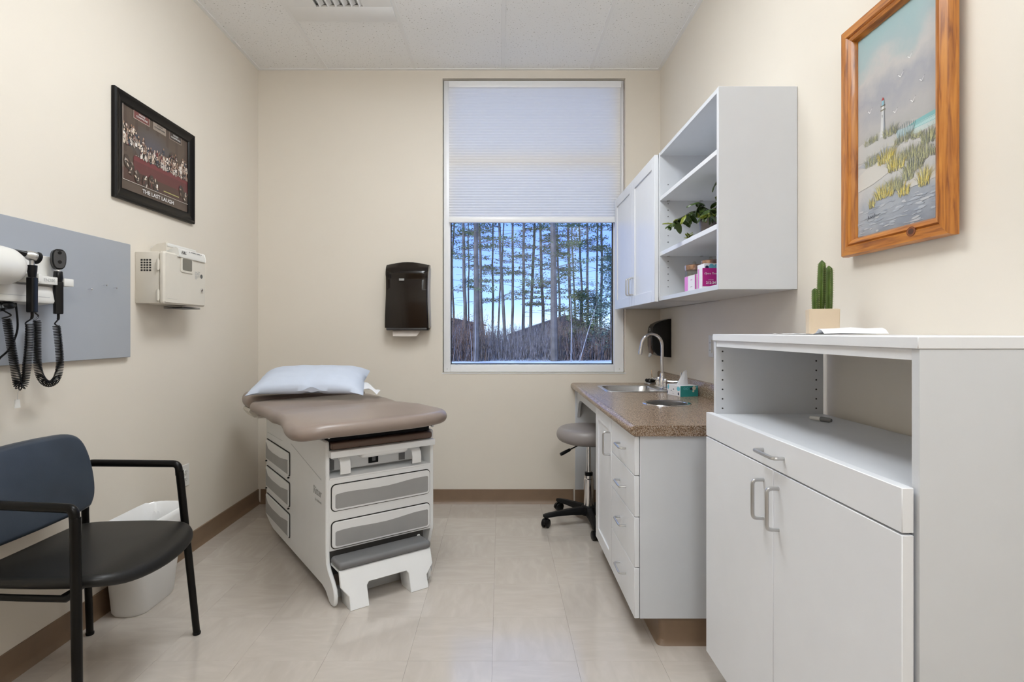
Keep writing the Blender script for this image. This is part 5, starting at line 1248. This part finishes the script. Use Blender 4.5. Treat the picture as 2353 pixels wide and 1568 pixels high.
# ------------------------------------------------------------------ things on the tall cabinet
cc = thing('potted_cactus', 'tall ribbed cactus in a square cream pot on top of the tall cabinet', 'cactus', (.985, 1.685, TZ+.002), radians(-22))
Ec = cc.matrix_basis.copy(); pw = .041
def sq(h, z, r=.004): return [(p[0], p[1], z) for p in rrect(-h, h, -h, h, r, 3)]
pot = G(Ec).loft([sq(pw*.97, 0), sq(pw, .074), sq(pw-.004, .0755), sq(pw-.008, .0745), sq(pw-.009, .06)]).build('pot', M_pot, cc)
G(Ec).loft([sq(pw-.0085, .066), sq(pw-.02, .073)]).build('soil', M_soil, pot)
def cactus(x, y, r0, h, leanx, name):
    g = G(Ec); n = 5; m_ = 30; R = []
    for i in range(19):
        s = i/18; z = .068+h*s; r = r0*(.92+.12*sin(s*3))*(1 if s < .9 else math.sqrt(max(.02, 1-((s-.9)/.1)**2)))
        R.append([(x+leanx*s+r*(1+.30*cos(n*a+.3*s))*cos(a)*.85, y+r*(1+.30*cos(n*a+.3*s))*sin(a)*.85, z) for a in [2*pi*k/m_ for k in range(m_)]])
    o = g.loft(R).build(name, M_cactus, cc)
    sp = G(Ec)
    for k in range(n):
        for i in range(int(h/.0055)):
            s = (i+.5)*.0055/h; r = r0*(.92+.12*sin(s*3))*1.12; a = (2*pi*k-.3*s)/n; z = .068+h*s
            if s > .95: continue
            c0 = Vector((x+leanx*s+r*cos(a), y+r*sin(a), z)); d = Vector((cos(a), sin(a), .2))*.0042
            sp.poly(c0+Vector((0, 0, .0009)), c0-Vector((0, 0, .0009)), c0+d); sp.poly(c0+Vector((-sin(a), cos(a), 0))*.0009, c0-Vector((-sin(a), cos(a), 0))*.0009, c0+d)
    sp.build('spines', M_spine, o, kind='stuff')
cactus(-.004, .008, .0105, .158, .004, 'tall_stem'); cactus(.017, .004, .0100, .140, .001, 'second_stem'); cactus(-.019, .0, .0085, .072, -.001, 'short_stem')
g = G(); R = []
for i in range(25):
    s = i/24; yy = 1.86-.33*s
    row = []
    for k in range(5):
        xx_ = .90+.045*k; zz_ = TZ+.0012+.0012*abs(noise.noise(Vector((s*6, k*.7, 0))))*3
        if s > .84: zz_ += .016*math.exp(-((s-.93)/.045)**2)*(1+.4*noise.noise(Vector((k*1.7, s*9, 3))))
        row.append((xx_, yy, zz_))
    R.append(row)
g.loft(R, False, False, closed=False).build('paper_towel_sheet', M_paper, label='crumpled white paper towel lying under the cactus pot on the tall cabinet', category='paper towel')
pn_ = thing('marker_pen', 'short white marker pen with dark grey cap on the open shelf of the tall cabinet', 'pen', (.985, 1.69, .914))
Mp = Matrix.Translation((.985, 1.70, .9215)) @ Matrix.Rotation(radians(-62), 4, 'Z')
G(Mp).lathe([(.004, -.030), (.0062, -.028), (.0062, .006)], (0, 0, 0), 14, 'x').build('barrel', M_whitep, pn_)
G(Mp).lathe([(.007, .004), (.0075, .006), (.0075, .030), (.005, .037), (.001, .038)], (0, 0, 0), 14, 'x').build('cap', M_grey2, pn_)

# ------------------------------------------------------------------ outside: snow, houses, brush and pines
GZ = -.12
g = G(); R = []
for j in range(30):
    yy = 4.2+j*3.2
    R.append([(-60+i*5, yy, GZ+.25*noise.noise(Vector((i*.5, j*.4, 0)))*(1 if j > 1 else .2)) for i in range(25)])
g.loft(R, False, False, closed=False).build('snowy_ground', M_snow, kind='structure', name_hint='ground')
def house(label, x, y, w, d, h, rh):
    t = thing('house', label, 'house', (x, y, GZ))
    G().box(x-w/2, x+w/2, y, y+d, GZ-.3, GZ+h).build('wall', M_siding, t)
    G().prism([(x-w/2-.4, GZ+h), (x+w/2+.4, GZ+h), (x, GZ+h+rh)], y-.4, y+d+.4, 'y').build('roof', M_roof, t)
house('dark gabled house silhouette behind the brush, right of the window centre', 5.4, 46, 9, 8, 1.0, 1.7)
house('low dark-roofed house at the left edge of the view through the window', -4.9, 44, 6.6, 8, 1.9, .75)

ro_ = random.Random(21)
def tuft_mesh(g, c, rx, rz, n, L, rnd):
    n = int(n*1.3)
    for k in range(n):
        a = rnd.uniform(0, 2*pi); q = rnd.random()**.5; p = Vector((c[0]+rx*q*cos(a), c[1]+rx*q*sin(a), c[2]+rnd.gauss(0, rz*.5)))
        d = Vector((cos(a)*rnd.uniform(.4, 1), sin(a)*rnd.uniform(.4, 1), rnd.uniform(-.25, .55)))*L*rnd.uniform(.5, 1.2); w_ = Vector((-d.y, d.x, rnd.uniform(-.1, .1)))*rnd.uniform(.14, .32)
        g.poly(p, p+d*.5+w_, p+d, p+d*.5-w_)
def pine(label, px, Y, wpx, lean=0, h=15, fol=1.0, name='pine_tree', z_low=2.2, m=None, group=None):
    """trunk with whorled branches; px = column in the 2353 px wide view where it stands"""
    X = (px-1150)*Y/1265; r = wpx*Y/1265/2*1.0; rnd = random.Random(int(px)*7+3)
    t = thing(name, label, 'tree', (X, Y, GZ), 0, group)
    pts = [(X+lean*Y/1265*(s)*1.0+.12*noise.noise(Vector((px*.13, s*3, 0)))+.05*noise.noise(Vector((px*.3, s*9, 4))), Y, GZ-.2+h*s) for s in [k/16 for k in range(17)]]
    G().tube(pts, [r*(1.15-.75*k/16) for k in range(17)], 8).build('trunk', M_bark, t)
    br = G(); fo = G(); z = z_low+rnd.uniform(0, .6); nb = 0
    while z < GZ+h-1 and fol > 0:
        s = (z-GZ+.2)/h; i = min(15, int(s*16)); c = Vector(pts[i]).lerp(Vector(pts[i+1]), s*16-i)
        for k in range(rnd.choice((1, 2, 2, 3))):
            a = rnd.choice((0, pi))+rnd.uniform(-.7, .7); L = rnd.uniform(.5, 1.7)*(.75+.5*min(1, z/8))
            d = Vector((cos(a), sin(a)*.6, rnd.uniform(-.12, .22))); e_ = c+d*L
            br.tube([c, c+d*L*.5+Vector((0, 0, .05)), e_], [r*.20, r*.12, .008], 4)
            if rnd.random() < min(1, fol*(.25+z*.11)):
                for q_ in range(rnd.choice((4, 5, 6))):
                    cc_ = c+d*L*rnd.uniform(.45, 1.05); tuft_mesh(fo, cc_+Vector((0, 0, rnd.uniform(-.05, .12))), (.48), .06, int(34*fol), .17, rnd)
        z += rnd.uniform(.28, .75)/max(.3, fol)
    if fol > 0: br.build('branches', M_bark, t); fo.build('needles', m or M_needle, t, kind='stuff', recalc=False)
NAMES = [
 (1042, 30, 5, 0, .9, 'first thin pine trunk at the left edge of the window view'),
 (1067, 27, 8, -4, .8, 'straight greyish pine second from the left edge of the window view'),
 (1076, 36, 3.5, 0, .7, 'thin far pine just right of the second trunk from the left'),
 (1093, 25, 12, 2, .8, 'thick left-hand pine trunk, widest in the left third of the window'),
 (1101, 33, 6, -5, .6, 'slim pine standing right against the thick left-hand trunk'),
 (1112, 28, 7, -12, .6, 'pine trunk leaning left, third group from the left'),
 (1131, 34, 5, 1, .9, 'slender pine with tufted branches left of the leaning pair'),
 (1141, 32, 4, 16, .4, 'thin trunk leaning strongly right in the left half of the window'),
 (1161, 27, 7, -14, .35, 'bare tall trunk leaning left near the middle of the window'),
 (1177, 29, 6, 3, .5, 'straight lone trunk just left of the window centre'),
 (1206, 28, 7, -2, .7, 'straight pine at the centre of the window with side tufts'),
 (1219, 31, 7, 8, .9, 'bushy-branched pine just right of the window centre'),
 (1246, 30, 7, -2, 1.0, 'dark double pine left of the thickest trunk'),
 (1275, 25, 15, -2, .9, 'thickest pine trunk, right of the window centre'),
 (1285, 34, 5, -3, .7, 'thin trunk half hidden by the thickest pine'),
 (1313, 29, 7, -6, .9, 'pine with open crown right of the thickest trunk'),
 (1320, 35, 4, -4, .6, 'very thin far trunk beside the open-crowned pine'),
 (1338, 30, 5, -5, .8, 'thin dark trunk in the right third of the window'),
 (1348, 28, 6, 3, .9, 'dark pine near the right with flat tufts'),
 (1372, 30, 5, 1, .6, 'left one of two trunks at the right edge of the window'),
 (1381, 29, 6, 0, .8, 'right one of two trunks at the right edge of the window'),
 (1425, 30, 7, 0, .8, 'pine hidden behind the right window frame and wall cabinet'),
 (1012, 30, 7, 0, .8, 'pine hidden behind the left window frame')]
for px, Y, wpx, ln, fo_, lb in NAMES:
    pine(lb, px, Y, wpx, ln*2.2, 15, fo_, z_low=2.6 if px < 1200 else 1.9)
for side, pxs in (('left', (560, 640, 700, 765, 822, 880, 925, 968)), ('right', (1470, 1522, 1580, 1640, 1712, 1790))):
    for k, px in enumerate(pxs):
        pine('tall pine of the wood beyond the %s end of the window view' % side, px, 27+(k*5 % 9), 6+(k*3 % 5), (k % 3-1)*6, 15, .6, group='pines past the %s end of the view' % side)
def evergreen(label, px, Y, w, h, m, seed):
    X = (px-1150)*Y/1265; rnd = random.Random(seed); t = thing('evergreen_shrub', label, 'tree', (X, Y, GZ))
    G().tube([(X, Y, GZ-.1), (X, Y, GZ+h*.9)], [.09, .02], 6).build('trunk', M_bark, t)
    fo = G()
    for k in range(int(60*h)):
        s = rnd.random()**.8; a = rnd.uniform(0, 2*pi); rr = w*(1-s)**.6*rnd.uniform(.4, 1)
        tuft_mesh(fo, (X+rr*cos(a), Y+rr*sin(a)*.6, GZ+.6+(h-.6)*s), .25, .12, 12, .17, rnd)
    fo.build('needles', m, t, kind='stuff', recalc=False)
evergreen('blue-green evergreen filling the right edge of the window view', 1405, 25.5, 1.1, 5.0, M_needle2, 1)
evergreen('pale green young pine left of the blue-green evergreen', 1334, 26.5, .9, 3.3, M_needle, 2)
evergreen('dark young pine between the pale young pine and the blue-green evergreen', 1368, 27, .9, 3.2, M_needle2, 3)

def brush(name, n, x0, x1, y0, y1, h0, h1, m, seed, label, hf=None, leaf=0):
    rnd = random.Random(seed); g = G()
    for k in range(n):
        y = rnd.uniform(y0, y1); x = rnd.uniform(x0, x1)*y/28; h = rnd.uniform(h0, h1)*(hf(x*28/y) if hf else 1); r = rnd.uniform(.005, .014)
        a = rnd.uniform(0, 2*pi); ln = rnd.gauss(0, .16)*h; p0 = Vector((x, y, GZ-.05)); p2 = Vector((x+ln, y+rnd.gauss(0, .1)*h, GZ+h)); p1 = p0.lerp(p2, .5)+Vector((rnd.gauss(0, .06)*h, 0, 0))
        g.tube([p0, p1, p2], [r, r*.8, r*.3], 3, cap=False)
        for q_ in range(3):
            s = rnd.uniform(.3, .95); c = p0.lerp(p2, s); d = Vector((rnd.uniform(-.5, .5), rnd.uniform(-.2, .2), rnd.uniform(.15, .6)))*h*.3
            g.tube([c, c+d], [r*.5, r*.2], 3, cap=False)
        if leaf and rnd.random() < leaf: tuft_mesh(g, p0.lerp(p2, rnd.uniform(.4, .95)), .3, .25, 14, .09, rnd)
    return g.build(name, m, kind='stuff', label=label, category='brush', recalc=False)
brush('thicket', 6500, -9.0, 11.0, 25, 31, .7, 1.75, M_brush, 1, 'grey-violet thicket of bare saplings under the pines')
brush('leafy_brush', 1300, 2.6, 10.5, 25, 30, .9, 2.9, M_brown, 2, 'rusty brown leafy brush in the lower right of the window view', lambda x: .75+.25*sin(x), .8)
brush('scrub', 1100, -8.5, -.6, 25, 29, .9, 2.3, M_brown, 3, 'brown scrub in the lower left of the window view', None, .5)
def sapling(label, px, Y, w, h, lean):
    X = (px-1150)*Y/1265
    G().tube([(X, Y, GZ-.1), (X+lean*.45+.04, Y, GZ+h*.5), (X+lean, Y, GZ+h)], [w, w*.8, w*.3], 6).build('pale_sapling', M_birch, label=label, category='sapling')
sapling('pale thin birch sapling in the lower left of the window view', 1091, 24.2, .020, 2.6, .0)
sapling('white birch sapling standing straight right of the thickest pine', 1312, 24.2, .028, 2.9, -.03)
sapling('pale birch sapling bending right among the rusty brush', 1330, 24.2, .022, 2.6, .8)
sapling('short pale sapling next to the left birch', 1083, 24.4, .016, 1.7, -.1)
